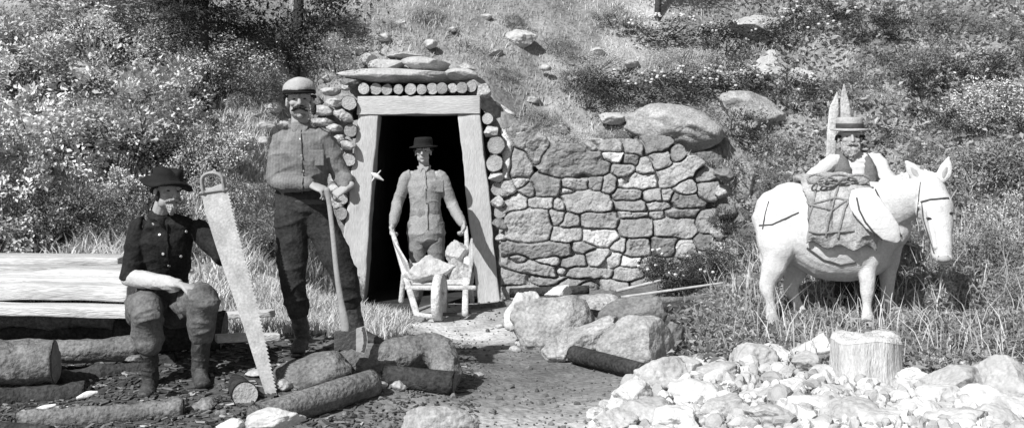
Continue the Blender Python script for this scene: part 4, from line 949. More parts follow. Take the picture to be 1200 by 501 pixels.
# axe
ax = thing('axe', 'long handled felling axe standing on its head under the hands of the standing miner', 'axe', A(405, 408, -.32))
s = Soup(); s.tube([A(383, 222, -.27), A(386, 240, -.27), A(390, 275, -.28), A(394, 315, -.3), A(399, 350, -.32), A(404, 378, -.33), A(405, 394, -.33)], [(.018, .013), (.015, .011), (.015, .011), (.016, .012), (.019, .013), (.026, .014), (.024, .012)], ref=(1, 0, 0), n=16, sub=4)
link('handle', s.mesh('axe_wood'), ax)
def axe_head():
    y = DA - .33; pr = [(392, 388, .021), (398, 387, .021), (404, 387, .02), (412, 388, .014), (420, 384, .008), (427, 382, .002)]; lo = [409, 409, 409, 408, 411, 413]; V = []
    for (px, py, t), b in zip(pr, lo):
        for q in (0, .25, .5, .75, 1):
            bulge = 3.2 * math.sin(math.pi * q) if px > 425 else 0
            v = P(px + bulge, py * (1 - q) + b * q, y); V.append(v + Vector((0, -t, 0))); V.append(v + Vector((0, t, 0)))
    F = []; n = 6
    for i in range(5):
        for q in range(4):
            a = i * 10 + q * 2; b = a + 10; F.append((a, a + 2, b + 2, b)); F.append((a + 1, b + 1, b + 3, a + 3))
        F.append((i * 10, i * 10 + 10, i * 10 + 11, i * 10 + 1)); F.append((i * 10 + 8, i * 10 + 9, i * 10 + 19, i * 10 + 18))
    for q in range(4): F.append((q * 2, q * 2 + 1, q * 2 + 3, q * 2 + 2)); a = 50 + q * 2; F.append((a, a + 2, a + 3, a + 1))
    o = link('head', mesh(V, F, 'iron', smooth=False), ax); b = o.modifiers.new('b', 'BEVEL'); b.width = .003; b.segments = 2
    V = []; 
    for q in np.linspace(0, 1, 9):
        bb = 3.4 * math.sin(math.pi * q); v = P(417.5, 384.5 + 26.5 * q, y); e = P(427.3 + bb, 381.5 + 32 * q, y); V += [v + Vector((0, -.0125, 0)), e, v + Vector((0, .0125, 0))]
    F = [(i * 3, i * 3 + 3, i * 3 + 4, i * 3 + 1) for i in range(8)] + [(i * 3 + 1, i * 3 + 4, i * 3 + 5, i * 3 + 2) for i in range(8)]
    link('blade', mesh(V, F, 'iron_bright', smooth=False), ax)
axe_head()

# ---------------------------------------------------------------- 2. seated man with the saw
DS = 6.9
def S(px, py, dd=0): return P(px, py, DS + dd)
J = dict(head=S(196, 224, -.04), face=(.78, .08, -.08), neck=S(187, 252, .02), shR=S(164, 268, .02), shL=S(229, 266, .1), elR=S(152, 325, -.02), elL=S(262, 300, .0),
         wrR=S(212, 334, -.26), wrL=S(252, 240, -.16), chest=S(192, 285, .07), pelvis=S(190, 352, .18), hipR=S(170, 362, .13), hipL=S(208, 362, .16),
         knR=S(172, 362, -.32), knL=S(238, 350, -.28), anR=S(176, 442, -.25), anL=S(234, 430, -.2), toeR=S(170, 462, -.42), toeL=S(238, 450, -.36),
         handR=((1, -.1, -.18), (0, .1, -1), (0, -1, .1), dict(curl=(.35, .5, .4), thumb=(.85, .4))), handL=((-.15, -.1, 1), (-.5, -1, 0), (-1, 0, .3), dict(curl=(.7, .9, .7), thumb=(.7, .6))))
rootS, L, M, shirtS, trS, bodyS = person('seated bearded man in slouch hat and dark buttoned shirt, forearm on knee beside a saw', J,
    dict(skin='skin', shirt='shirt_black', trousers='trousers_dusty', boots='boot_leather'), k=.96, sleeves=(-.06, .35), opts=dict(boot=.62, tw=1.18, cuff={'R': .5, 'L': .5}, seed=5, wr=.01, wrt=.016))
s = Soup(); e, w_ = J['elR'], J['wrR']; s.tube([e, e.lerp(w_, .3), e.lerp(w_, .65), e.lerp(w_, .92)], [.055, .054, .046, .038], n=16, sub=3); me = s.skin('sleeve_pale', .006, 2); wrinkle(me, .005, 14, 4); link('undershirt_sleeve', me, rootS)
lathe_hat(rootS, 'slouch_hat', L(0, -.014, .062), M, [(.090, -.022), (.125, -.022), (.146, -.026), (.153, -.02), (.146, -.006), (.118, .006), (.097, .014), (.094, .04), (.090, .066), (.074, .086), (.045, .088), (.02, .08)], 'hat_black', ey=1.12, wave=.032, droop=(-.012, .012), dent=.03, seed=8, noise=.012, wphase=math.pi)
beard(rootS, 'beard', [L(0, .075, -.07), L(0, .085, -.1), L(0, .083, -.135)], [(.03, .022), (.032, .024), (.014, .012)], 'beard_grey', M.col[0])
beard(rootS, 'moustache', [L(-.042, .075, -.062), L(-.022, .1, -.046), L(0, .107, -.042), (L(.022, .1, -.046)), L(.042, .075, -.062)], [(.006, .007), (.011, .011), (.01, .011), (.011, .011), (.006, .007)], 'beard_grey', M.col[2])
beard(rootS, 'hair', [L(-.08, .0, .02), L(-.072, -.05, .0), L(0, -.098, 0), L(.072, -.05, .0), L(.08, 0, .02)], [(.008, .03)] * 5, 'hair_dark', M.col[1])
beard(rootS, 'sideburn', None, None, 'hair_dark', None, ells=[(L(.07, .012, -.035), (.012, .018, .035), M), (L(-.07, .012, -.035), (.012, .018, .035), M)], amp=.003)
T = bvh(shirtS)
for x, y in ((187, 275), (191, 297), (218, 271), (198, 311), (212, 300)):
    p, n_ = on(T, x, y, .003)
    if p: disc('button', p, n_, .008, .002, 'button_white', rootS)
strap('placket', T, [(196, 262), (196, 285), (199, 320)], (.014, .003), 'shirt_black', rootS, .0, 4)

# the saw
sw = thing('crosscut_saw', 'big crosscut saw with a toothed right edge, leaning point down before the seated man', 'saw', S(318, 466, -.4))
def saw():
    L_ = [(235, 224), (241, 250), (252, 285), (263, 318), (276, 355), (288, 390), (300, 428), (313, 467)]
    R_ = [(265, 214), (272, 245), (281, 280), (291, 318), (301, 355), (309, 390), (317, 428), (325, 462)]
    def ev(A_, t):
        u = t * (len(A_) - 1); i = min(int(u), len(A_) - 2); f = u - i; return (A_[i][0] * (1 - f) + A_[i + 1][0] * f, A_[i][1] * (1 - f) + A_[i + 1][1] * f)
    n = 232; V = []; F = []
    for j in range(n + 1):
        t = j / n; a, b = ev(L_, t), ev(R_, t); d = DS - .3 - .12 * t; q = j % 4
        tooth = (0, 1.1, 1.7, -.5)[q] if 6 < j < n - 3 else 0
        c = P(a[0], a[1], d); e0 = P(b[0] - 3, b[1], d); e = P(b[0] + tooth - .5, b[1], d)
        for p, th in ((c, .0012), (e0, .0015), (e, .0012)): V.append(p + Vector((0, -th, 0))); V.append(p + Vector((0, th, 0)))
    for j in range(n):
        a = j * 6; b = a + 6
        for q in (0, 2): F.append((a + q, a + q + 2, b + q + 2, b + q)); F.append((a + q + 1, b + q + 1, b + q + 3, a + q + 3))
        F.append((a, b, b + 1, a + 1)); F.append((a + 4, a + 5, b + 5, b + 4))
    F.append((0, 1, 3, 2)); F.append((n * 6, n * 6 + 2, n * 6 + 3, n * 6 + 1)); F.append((2, 3, 5, 4))
    link('blade', mesh(V, F, 'saw_steel', smooth=False), sw)
    d = DS - .3; s = Soup(); lp = [(239, 226), (237, 215), (238, 207), (245, 203), (253, 203), (260, 207), (262, 215), (263, 223)]
    s.tube([P(x, y, d) for x, y in lp] , [(.024, .012)] * len(lp), ref=(0, 1, 0), n=12, sub=4)
    s.tube([P(236, 226, d), P(250, 224, d), P(266, 222, d)], [(.017, .011)] * 3, ref=(0, 1, 0), n=12, sub=2)
    link('handle', s.skin('axe_wood', .004, 2), sw)
saw()

# ---------------------------------------------------------------- 3. man in the doorway
DD = 11.5
def D(px, py, dd=0): return P(px, py, DD + dd)
J = dict(head=D(496, 178), face=(-.05, .0, .02), neck=D(497, 196, .03), shR=D(477, 207, .02), shL=D(517, 207, .02), elR=D(466, 238, .03), elL=D(530, 240, .03),
         wrR=D(460, 265, -.22), wrL=D(543, 264, -.22), chest=D(498, 217, .02), pelvis=D(499, 258, .02), hipR=D(489, 264, .02), hipL=D(509, 264, .02),
         knR=D(489, 307, -.03), knL=D(512, 309, .0), anR=D(488, 346, .06), anL=D(514, 346, .0), toeR=D(485, 353, -.12), toeL=D(517, 353, -.18),
         handR=((-.0, -.35, -1), (.8, -.5, 0), (.2, -1, 0), dict(curl=(.8, 1.1, .8), thumb=(.7, .5), k=1.05)), handL=((.0, -.35, -1), (-.8, -.5, 0), (-.2, -1, 0), dict(curl=(.8, 1.1, .8), thumb=(.7, .5), k=1.05)))
rootD, L, M, shirtD, trD, bodyD = person('man in dark brimmed hat and long grey work jacket standing in the mine doorway', J,
    dict(skin='skin', shirt='jacket_grey', trousers='trousers_grey', boots='boot_leather'), k=.97, vox=.006, sleeves=.92, opts=dict(skirt=.13, boot=.3, seed=9, top='jacket', wr=.006, wrt=.006))
lathe_hat(rootD, 'brimmed_hat', L(0, -.01, .06), M, [(.088, -.016), (.13, -.014), (.143, -.012), (.150, -.006), (.143, 0), (.118, .004), (.098, .01), (.097, .04), (.095, .07), (.086, .092), (.05, .096)], 'hat_black', ey=1.1, wave=.004, droop=(-.006, -.01), seed=12, noise=.004)
beard(rootD, 'hair', [L(-.08, .0, .03), L(-.07, -.05, .01), L(0, -.098, 0), L(.07, -.05, .01), L(.08, 0, .03)], [(.009, .03)] * 5, 'hair_dark', M.col[1], voxel=.006)
T = bvh(shirtD)
strap('placket', T, [(498, 200), (499, 220), (500, 245), (501, 268)], (.018, .004), 'jacket_grey', rootD, .0, 4)
for x, y in ((498.5, 207), (499, 222), (500, 238), (501, 253)):
    p, n_ = on(T, x, y, .005)
    if p: disc('button', p, n_, .009, .002, 'iron', rootD)
p, n_ = on(T, 513, 218, .002)
if p:
    s = Soup(); s.box(p, (.06, .006, .065), frame(.25)); link('breast_pocket', s.skin('jacket_grey', .006, 2), rootD)

# ---------------------------------------------------------------- wheelbarrow
wb = thing('wheelbarrow', 'pale wooden wheelbarrow with a broad front wheel, pushed out of the mine toward the path', 'wheelbarrow', P(515, 390, 10.1))
hl = [P(458, 266, 11.3), P(463, 282, 11.08), P(488, 367, 10.1)]; hr = [P(546, 266, 11.3), P(547, 282, 11.1), P(545, 367, 10.1)]
for h_ in (hl, hr):
    s = Soup(); s.tube(h_, [(.018, .018), (.024, .022), (.03, .026)], ref=(1, 0, 0), n=14, sub=1, power=5); link('shaft', s.mesh('worn_wood'), wb)
s = Soup(); s.tube([P(477, 337, 10.4), P(556, 337, 10.4)], [(.022, .03)] * 2, ref=(0, 0, 1), n=12, power=5); link('front_rail', s.mesh('worn_wood'), wb)
s = Soup(); s.tube([P(486, 368, 10.12), P(545, 368, 10.12)], [.016] * 2, ref=(0, 0, 1), n=12); link('axle', s.mesh('iron'), wb)
s = Soup(); s.tube([P(488, 368, 10.0), P(512, 371, 10.0)], [(.02, .02)] * 2, ref=(0, 0, 1), n=10, power=4); link('brace', s.mesh('worn_wood'), wb)
def board(name, a, b, c, d, t, m='worn_wood'):
    a, b, c, d = map(Vector, (a, b, c, d)); nrm = (b - a).cross(d - a).normalized() * t; V = [a, b, c, d, a + nrm, b + nrm, c + nrm, d + nrm]
    o = link(name, mesh(V, [(0, 1, 2, 3), (7, 6, 5, 4), (0, 4, 5, 1), (1, 5, 6, 2), (2, 6, 7, 3), (3, 7, 4, 0)], m, smooth=False), wb); b_ = o.modifiers.new('b', 'BEVEL'); b_.width = .004; b_.segments = 2
fl = P(483, 334, 10.44); fr = P(550, 334, 10.44); bl = P(471, 310, 10.95); br = P(547, 310, 10.95)
board('tray_floor', fl, fr, br, bl, .02)
board('tray_side', fl, bl, bl + Vector((-.1, 0, .26)), fl + Vector((-.06, 0, .22)), .02); board('tray_side', br, fr, fr + Vector((.04, 0, .22)), br + Vector((.06, 0, .26)), .02)
for a, b in ((P(474, 313, 10.9), P(470, 352, 10.95)), (P(549, 313, 10.9), P(553, 352, 10.95))):
    s = Soup(); s.tube([a, b], [(.025, .025)] * 2, n=10, power=5); link('leg', s.mesh('worn_wood'), wb)
def wheel():
    c = P(515, 365, 10.12); R = .21; V = []; n = 48; prof = [(.0, -.05), (.05, -.05), (.055, -.03), (R, -.034), (R, .034), (.055, .03), (.05, .05), (.0, .05)]
    c.z = gz(c.x, c.y) + R
    Mx = Matrix.Rotation(-.12, 3, 'Z')
    for (r, x) in prof[1:-1]:
        for k in range(n):
            th = 2 * math.pi * k / n; V.append(c + Mx @ Vector((x, r * math.cos(th), r * math.sin(th))))
    F = [(j * n + k, j * n + (k + 1) % n, (j + 1) * n + (k + 1) % n, (j + 1) * n + k) for j in range(5) for k in range(n)] + [tuple(range(n))[::-1], tuple(5 * n + k for k in range(n))]
    o = link('wheel', mesh(V, F, 'worn_wood', smooth=False), wb)
    V = []
    for (r, x) in ((R + .001, -.038), (R + .008, -.038), (R + .008, .038), (R + .001, .038)):
        for k in range(n):
            th = 2 * math.pi * k / n; V.append(c + Mx @ Vector((x, r * math.cos(th), r * math.sin(th))))
    link('tyre', mesh(V, [(j * n + k, j * n + (k + 1) % n, (j + 1) * n + (k + 1) % n, (j + 1) * n + k) for j in range(3) for k in range(n)], 'worn_wood', smooth=True), o)
wheel()
WG = 'ore stones loaded in the wheelbarrow'
rock(503, 317, 62, 40, 10.6, 'rock_white', 'big pale faceted stone filling the wheelbarrow tray', 'ore_stone', 'stone', WG, depth=.8, seed=202, facets=14, cut=.5)
rock(540, 320, 32, 36, 10.62, 'boulder_grey', 'darker grey stone at the right side of the wheelbarrow load', 'ore_stone', 'stone', WG, depth=.9, seed=205, facets=12, cut=.55)
rock(536, 297, 26, 34, 10.85, 'rock_pale', 'upright pale stone at the back of the wheelbarrow load', 'ore_stone', 'stone', WG, depth=.8, seed=208, facets=12, cut=.55)

# ---------------------------------------------------------------- 4. bearded man behind the donkey
DM = 9.25
def Mn(px, py, dd=0): return P(px, py - (4 if py < 300 else 0), DM + dd)
J = dict(head=Mn(996, 165), face=(-.12, .05, .0), neck=Mn(998, 184, .04), shR=Mn(976, 194, .02), shL=Mn(1027, 191, .02), elR=Mn(950, 213, -.05), elL=Mn(1046, 224, -.12),
         wrR=Mn(930, 228, -.28), wrL=Mn(1022, 232, -.22), chest=Mn(1001, 208, .02), pelvis=Mn(1003, 268, .04), hipR=Mn(992, 276, .04), hipL=Mn(1015, 276, .04),
         knR=Mn(990, 328, .0), knL=Mn(1022, 328, .0), anR=Mn(988, 374, .07), anL=Mn(1026, 374, .07), toeR=Mn(984, 384, -.1), toeL=Mn(1030, 384, -.1),
         handR=((-.9, -.4, -.5), (0, -.3, -1), (0, -1, .3), dict(curl=(.3, .4, .3), thumb=(.8, .3))), handL=((-1, -.3, -.2), (0, -.3, -1), (0, -1, .3), dict(curl=(.4, .5, .4), thumb=(.8, .3))))
rootM, L, M, shirtM, trM, bodyM = person('bearded man in straw hat and dark vest standing behind the white donkey', J,
    dict(skin='skin', shirt='shirt_white', trousers='trousers_black', boots='boot_leather'), k=1.13, vox=.006, sleeves=.95, opts=dict(boot=.35, seed=13, wr=.010))
# vest
s = Soup(); sx = (J['shL'] - J['shR']).normalized(); pel, ch = J['pelvis'], J['chest']
for sg in (-1, 1):
    o_ = sx * sg
    s.tube([pel + o_ * .085, pel.lerp(ch, .5) + o_ * .085 + Vector((0, -.03, 0)), ch + o_ * .10 + Vector((0, -.035, 0)), J['neck'].lerp(ch, .45) + o_ * .095 + Vector((0, -.02, 0)), J['neck'] + o_ * .09 + Vector((0, .02, -.02))], [(.098, .125), (.095, .115), (.08, .112), (.052, .088), (.045, .045)], ref=sx, n=18, sub=3)
me = s.skin('vest_grey', .007, 3); wrinkle(me, .006, 9, 3); vest = link('vest', me, rootM)
lathe_hat(rootM, 'straw_hat', L(0, -.016, .06), M, [(.094, -.014), (.135, -.014), (.150, -.012), (.157, -.005), (.150, .001), (.124, .004), (.109, .008), (.108, .04), (.105, .08), (.097, .098), (.05, .102)], 'hat_straw', ey=1.05, wave=.003, seed=15, noise=.003)
s = Soup(); s.tube([L(.098 * math.cos(a), .102 * math.sin(a) - .014, .086) for a in np.linspace(0, 6.283, 40)], [(.02, .003)] * 40, ref=M.col[2], n=8, sub=1)
link('hat_band', s.mesh('leather'), [c for c in rootM.children if c.name.startswith('straw_hat')][0])
beard(rootM, 'beard', [L(0, .05, -.05), L(0, .06, -.09), L(0, .07, -.125), L(0, .075, -.15)], [(.076, .05), (.078, .055), (.058, .042), (.026, .022)], 'beard_grey', M.col[0], amp=.008, voxel=.005)
beard(rootM, 'moustache', [L(-.045, .075, -.06), L(-.022, .1, -.045), L(0, .107, -.04), (L(.022, .1, -.045)), L(.045, .075, -.06)], [(.01, .01), (.014, .014), (.012, .013), (.014, .014), (.01, .01)], 'beard_grey', M.col[2])
beard(rootM, 'hair', [L(-.082, .02, .01), L(-.076, -.04, -.01), L(0, -.1, 0), L(.076, -.04, -.01), L(.082, .02, .01)], [(.010, .03)] * 5, 'hair_dark', M.col[1], voxel=.005)
# two pale pointed stakes behind him
for (pts, w_, lb, d) in (([(972, 300), (973, 190), (977, 130), (981, 108)], .042, 'shorter pale pointed stake behind the straw hat, its lower half seen beside the shoulder', 9.62), ([(994, 300), (993, 190), (990, 130), (989, 99)], .05, 'taller pale pointed stake rising straight behind the straw hat', 9.66)):
    s = Soup(); n = len(pts); top = pts[-1]; s.tube([P(x, y, d) for x, y in pts[:-1]] + [P((pts[-2][0] + top[0]) / 2, (pts[-2][1] + top[1]) / 2 + 2, d), P(top[0], top[1], d)], [(w_, .014)] * (n - 1) + [(w_ * .7, .012), (.006, .006)], ref=(1, 0, 0), n=14, sub=2, power=4)
    b_ = s; b_.tube([P(pts[0][0], 300, d), P(pts[0][0], 372, d)], [(w_, .014), (w_, .014)], ref=(1, 0, 0), n=14, power=4)
    o = link('pointed_stake', s.skin('worn_wood', .006, 1), None); tag(o, lb, 'stake', 'pointed stakes behind the donkey man')
# ================================================================ DONKEY
def K(px, py, d=8.8): return P(px, py, d)
dk = thing('donkey', 'white donkey facing right with its head turned to the viewer, carrying a canvas pack', 'donkey', K(975, 385))
lat = Vector((.28, -1, 0)).normalized().cross(Vector((0, 0, 1)))
lat = Vector((-.25, -1, 0)).normalized()
s = Soup()
s.tube([K(909, 250, 8.95), K(925, 250, 8.93), K(950, 265, 8.87), K(975, 274, 8.82), K(1005, 273, 8.76), K(1030, 264, 8.7), K(1047, 262, 8.66)],
       [(.17, .2), (.225, .26), (.27, .335), (.29, .37), (.28, .365), (.22, .31), (.13, .2)], ref=lat, n=28, sub=4)
s.tube([K(1022, 245, 8.7), K(1045, 240, 8.6), K(1066, 232, 8.5), K(1082, 224, 8.42)], [(.14, .22), (.12, .19), (.10, .155), (.085, .12)], ref=lat, n=22, sub=4)
# head, turned towards the camera
hf = Vector((.1, -1, 0)).normalized()
HD = [K(1088, 213, 8.42), K(1091, 226, 8.36), K(1096, 243, 8.29), K(1100, 262, 8.23), K(1103, 282, 8.17), K(1104, 298, 8.13)]
s.tube(HD, [(.085, .085), (.115, .12), (.132, .135), (.108, .105), (.08, .075), (.074, .062)], ref=(1, 0, 0), n=22, sub=4)
s.ell(K(1106, 302, 8.12), (.068, .058, .045)); s.ell(K(1079, 243, 8.33), (.05, .07, .1)); s.ell(K(1078, 240, 8.26), (.026, .026, .03)); s.ell(K(1113, 240, 8.25), (.026, .026, .03))
for ear in ([K(1083, 214, 8.42), K(1077, 207, 8.43), K(1070, 199, 8.44), K(1062, 189, 8.45)], [K(1102, 212, 8.4), K(1106, 204, 8.4), K(1109, 196, 8.41), K(1112, 184, 8.42)]):
    s.tube(ear, [(.034, .03), (.056, .022), (.052, .018), (.012, .008)], ref=(1, 0, .4), n=14, sub=3)
def leg(pts, rad): s.tube(pts, rad, ref=lat, n=16, sub=4)
# near hind (rearmost in the picture)
leg([K(913, 255, 8.86), K(912, 285, 8.8), K(908, 310, 8.78), K(899, 334, 8.79), K(902, 352, 8.79), K(904, 369, 8.79), K(905, 377, 8.76)], [(.13, .22), (.115, .165), (.075, .1), (.044, .062), (.031, .036), (.042, .046), (.05, .055)])
# off hind stepping forward
leg([K(925, 262, 9.02), K(928, 290, 9.02), K(934, 312, 9.02), K(927, 336, 9.03), K(934, 354, 9.02), K(943, 372, 9.0), K(947, 380, 8.98)], [(.12, .2), (.1, .15), (.07, .095), (.043, .06), (.031, .035), (.04, .044), (.048, .052)])
# near fore
leg([K(1022, 268, 8.62), K(1020, 296, 8.6), K(1017, 318, 8.6), K(1016, 338, 8.6), (K(1016, 358, 8.6)), K(1016, 374, 8.6), K(1017, 382, 8.57)], [(.11, .16), (.085, .11), (.06, .068), (.052, .056), (.032, .035), (.042, .046), (.05, .055)])
# off fore
leg([K(1040, 270, 8.86), K(1040, 300, 8.88), K(1040, 322, 8.88), K(1040, 342, 8.88), K(1041, 358, 8.88), K(1042, 374, 8.88), K(1043, 380, 8.85)], [(.1, .15), (.08, .1), (.058, .064), (.05, .052), (.036, .038), (.04, .042), (.048, .052)])
s.tube([K(904, 232, 9.0), K(894, 236, 9.0), K(889, 252, 9.0), K(890, 275, 8.98), K(893, 292, 8.97)], [.03, .035, .036, .03, .015], n=12, sub=4)
for c_, r_, in ((K(1028, 262, 8.5), (.10, .07, .13)), (K(1097, 230, 8.27), (.1, .05, .05))): s.ell(c_, r_)
for a_, b_ in ((K(1088, 246, 8.2), K(1096, 290, 8.1)), (K(1112, 246, 8.2), K(1110, 290, 8.1))): s.tube([a_, b_], [.022, .014], n=8)
me = s.skin('donkey_coat', .009, 5, .5); displace(me, lambda V: .010 * fbm(V * 6, 3, 3) + .0012 * vnoise(V * np.array([60, 60, 25]), 4)); bodyK = link('body', me, dk)
TK = bvh(bodyK)
for (x, y, yw_, nm) in ((1066, 207, -.7, 'inner_ear'), (1107, 203, .1, 'inner_ear')):
    p, n_ = on(TK, x if x > 1100 else 1072.5, y if x > 1100 else 202, -.004)
    if p:
        q = Soup(); d_ = (K(1065, 193, 8.45) - K(1083, 214, 8.42)) if x < 1100 else (K(1110, 188, 8.42) - K(1102, 212, 8.4)); d_.normalize()
        q.tube([p - d_ * .06, p, p + d_ * .05], [(.01, .006), (.022, .009), (.008, .005)], ref=(1, 0, 0), n=12, sub=3); link(nm, q.mesh('donkey_grey'), dk)
for x, y in ((1089, 256), (1114, 250)):
    p, n_ = on(TK, x, y, -.006)
    if p:
        q = Soup(); q.ell(p, (.026, .014, .012), Matrix.Rotation(.35 if x < 1100 else -.3, 3, 'Y')); link('eye', q.mesh('eye_dark'), dk)
p, n_ = on(TK, 1107, 304, -.016)
if p:
    q = Soup(); q.ell(p, (.052, .034, .028)); link('muzzle_patch', q.mesh('donkey_grey'), dk)
for x in (1100, 1111):
    p, n_ = on(TK, x, 301, -.004)
    if p:
        q = Soup(); q.ell(p, (.008, .008, .014)); link('nostril', q.mesh('eye_dark'), dk)
hal = strap('halter', TK, [(1079, 237), (1090, 234), (1102, 233), (1116, 232)], (.008, .003), 'leather', dk)
strap('cheek_strap', TK, [(1080, 236), (1083, 258), (1090, 280), (1095, 296)], (.006, .003), 'leather', dk)
strap('throat_strap', TK, [(1079, 214), (1077, 232), (1075, 252), (1073, 262)], (.008, .003), 'leather', dk)
strap('breeching_strap', TK, [(890, 264), (905, 263), (918, 257), (936, 249)], (.006, .003), 'leather', dk)
strap('breeching_strap', TK, [(901, 236), (897, 250), (894, 268)], (.006, .003), 'leather', dk)
strap('breast_strap', TK, [(1026, 222), (1035, 240), (1046, 260), (1056, 276)], (.008, .004), 'leather', dk)
strap('girth', TK, [(946, 290), (965, 304), (985, 310), (1003, 307)], (.008, .003), 'leather', dk)
DG = ((945, 222, .09, .0), (916, 300, .03, 0))
q = Soup(); q.tube([K(893, 288, 8.97), K(895, 300, 8.96), K(896, 312, 8.95)], [.02, .034, .012], n=10, sub=3); me = q.skin('donkey_coat', .006, 1); displace(me, lambda V: .008 * vnoise(V * np.array([90, 90, 20]), 9)); link('tail_tuft', me, dk)
for (a, c_) in ((K(905, 378, 8.76), 0), (K(947, 381, 8.98), 1), (K(1017, 383, 8.57), 2), (K(1043, 381, 8.85), 3)):
    q = Soup(); q.tube([a + Vector((.005, 0, .035)), a + Vector((.015, -.01, -.02))], [.048, .058], ref=(1, 0, 0), n=16); link('hoof', q.mesh('donkey_grey'), dk)
# mane tuft
q = Soup(); q.tube([K(1032, 216, 8.7), K(1050, 213, 8.62), K(1068, 208, 8.54), K(1085, 206, 8.44)], [(.02, .04), (.024, .055), (.024, .055), (.02, .045)], ref=lat, n=10, sub=4)
me = q.skin('donkey_coat', .006, 1); displace(me, lambda V: .016 * vnoise(V * np.array([70, 70, 25]), 8)); link('mane', me, dk)

# canvas pack wrapped over the barrel
pk = thing('canvas_pack', 'lumpy grey canvas pack lashed with rope on the back of the white donkey', 'pack', K(975, 210))
def pack():
    nu, nv = 70, 90; V = []
    a0, a1 = -.36, 2.1       # arc from low on the near side, over the back, down the far side
    for j in range(nv + 1):
        t = j / nv; th = a0 + (a1 - a0) * t
        for i in range(nu + 1):
            u = i / nu; c = K(934, 262, 8.9).lerp(K(1012, 267, 8.76), u)
            ry, rz = .3 + .025 * math.sin(u * 3.1), .345 + .02 * math.sin(u * 3.1)
            q = 1.07 + .05 * math.sin(u * math.pi)
            V.append((c.x, c.y - ry * q * math.cos(th), c.z + rz * q * math.sin(th)))
    V = np.array(V); cen = np.array([c for c in V]); 
    U = np.tile(np.linspace(0, 1, nu + 1), nv + 1); Tt = np.repeat(np.linspace(0, 1, nv + 1), nu + 1); th = a0 + (a1 - a0) * Tt
    N = np.stack([np.zeros_like(th), -np.cos(th), np.sin(th)], 1)
    bul = .05 * np.maximum(0, np.sin(U * math.pi * 3)) ** .6 * np.maximum(0, np.sin(np.clip(Tt * 2.0, 0, 1) * math.pi)) + .022 * (1 - 2.2 * np.abs(fbm(V * np.array([7, 7, 5]), 3, 12))) + .01 * fbm(V * 22, 3, 13)
    V = V + N * bul[:, None]; V[:, 0] += .02 * fbm(np.stack([Tt * 6, U * 2, U * 0], 1), 2, 5); V[:, 2] += np.where(Tt < .1, .02 * np.sin(U * 17), 0)
    id_ = np.arange(len(V)).reshape(nv + 1, nu + 1); F = np.stack([id_[:-1, :-1], id_[:-1, 1:], id_[1:, 1:], id_[1:, :-1]], -1).reshape(-1, 4)
    o = link('canvas_cover', mesh(V, F, 'canvas'), pk); m_ = o.modifiers.new('s', 'SOLIDIFY'); m_.thickness = .035; m_.offset = -1
    return V, F
Vp, Fp = pack(); TP = BVHTree.FromPolygons([tuple(v) for v in Vp], [tuple(int(i) for i in f) for f in Fp])
for pix in ([(957, 216), (953, 240), (946, 262), (944, 272)], [(983, 216), (976, 238), (970, 262), (968, 276)], [(1000, 222), (990, 245), (984, 268), (982, 278)], [(934, 250), (955, 238), (980, 232), (1008, 238)], [(936, 226), (950, 240), (975, 246), (1006, 226)], [(938, 268), (960, 273), (1000, 270)]):
    strap('lash_rope', TP, pix, .009, 'rope', pk, .004, 4)
# rope coils and rolled bedding on top
s = Soup(); s.tube([K(950, 212, 8.7), K(968, 209, 8.68), K(990, 210, 8.66), K(1012, 213, 8.64)], [(.03, .035), (.045, .05), (.045, .05), (.03, .035)], ref=(0, 1, 0), n=16, sub=4)
me = s.skin('canvas', .007, 2); wrinkle(me, .012, 14, 7); link('bedroll', me, pk)
for i in range(5):
    c = K(956 + i * 12, 210 + (i % 2) * 3, 8.6); s = Soup(); r_x = .07 + .012 * (i % 3)
    s.tube([c + Vector((r_x * math.cos(a), -.03 + .03 * math.sin(a + i), .035 * math.sin(a))) for a in np.linspace(0, 6.283, 18)], [.0095] * 18, n=8, sub=1); link('rope_coil', s.mesh('rope'), pk)
# long white tongue shaped flap hanging over the shoulder
s = Soup(); s.tube([K(1010, 222, 8.46), K(1014, 238, 8.4), K(1028, 256, 8.36), K(1043, 271, 8.34), K(1052, 282, 8.34)], [(.085, .014), (.12, .02), (.115, .022), (.085, .022), (.03, .014)], ref=(1, 0, .5), n=20, sub=4)
me = s.skin('canvas_pale', .007, 2); wrinkle(me, .004, 6, 3); link('saddle_flap', me, pk)
TF = bvh([c for c in pk.children if c.name.startswith('saddle_flap')][0])
strap('flap_edge', TF, [(1004, 232), (1007, 246), (1014, 260), (1024, 272), (1036, 282), (1047, 287), (1055, 284)], .007, 'leather', pk, .002, 5)
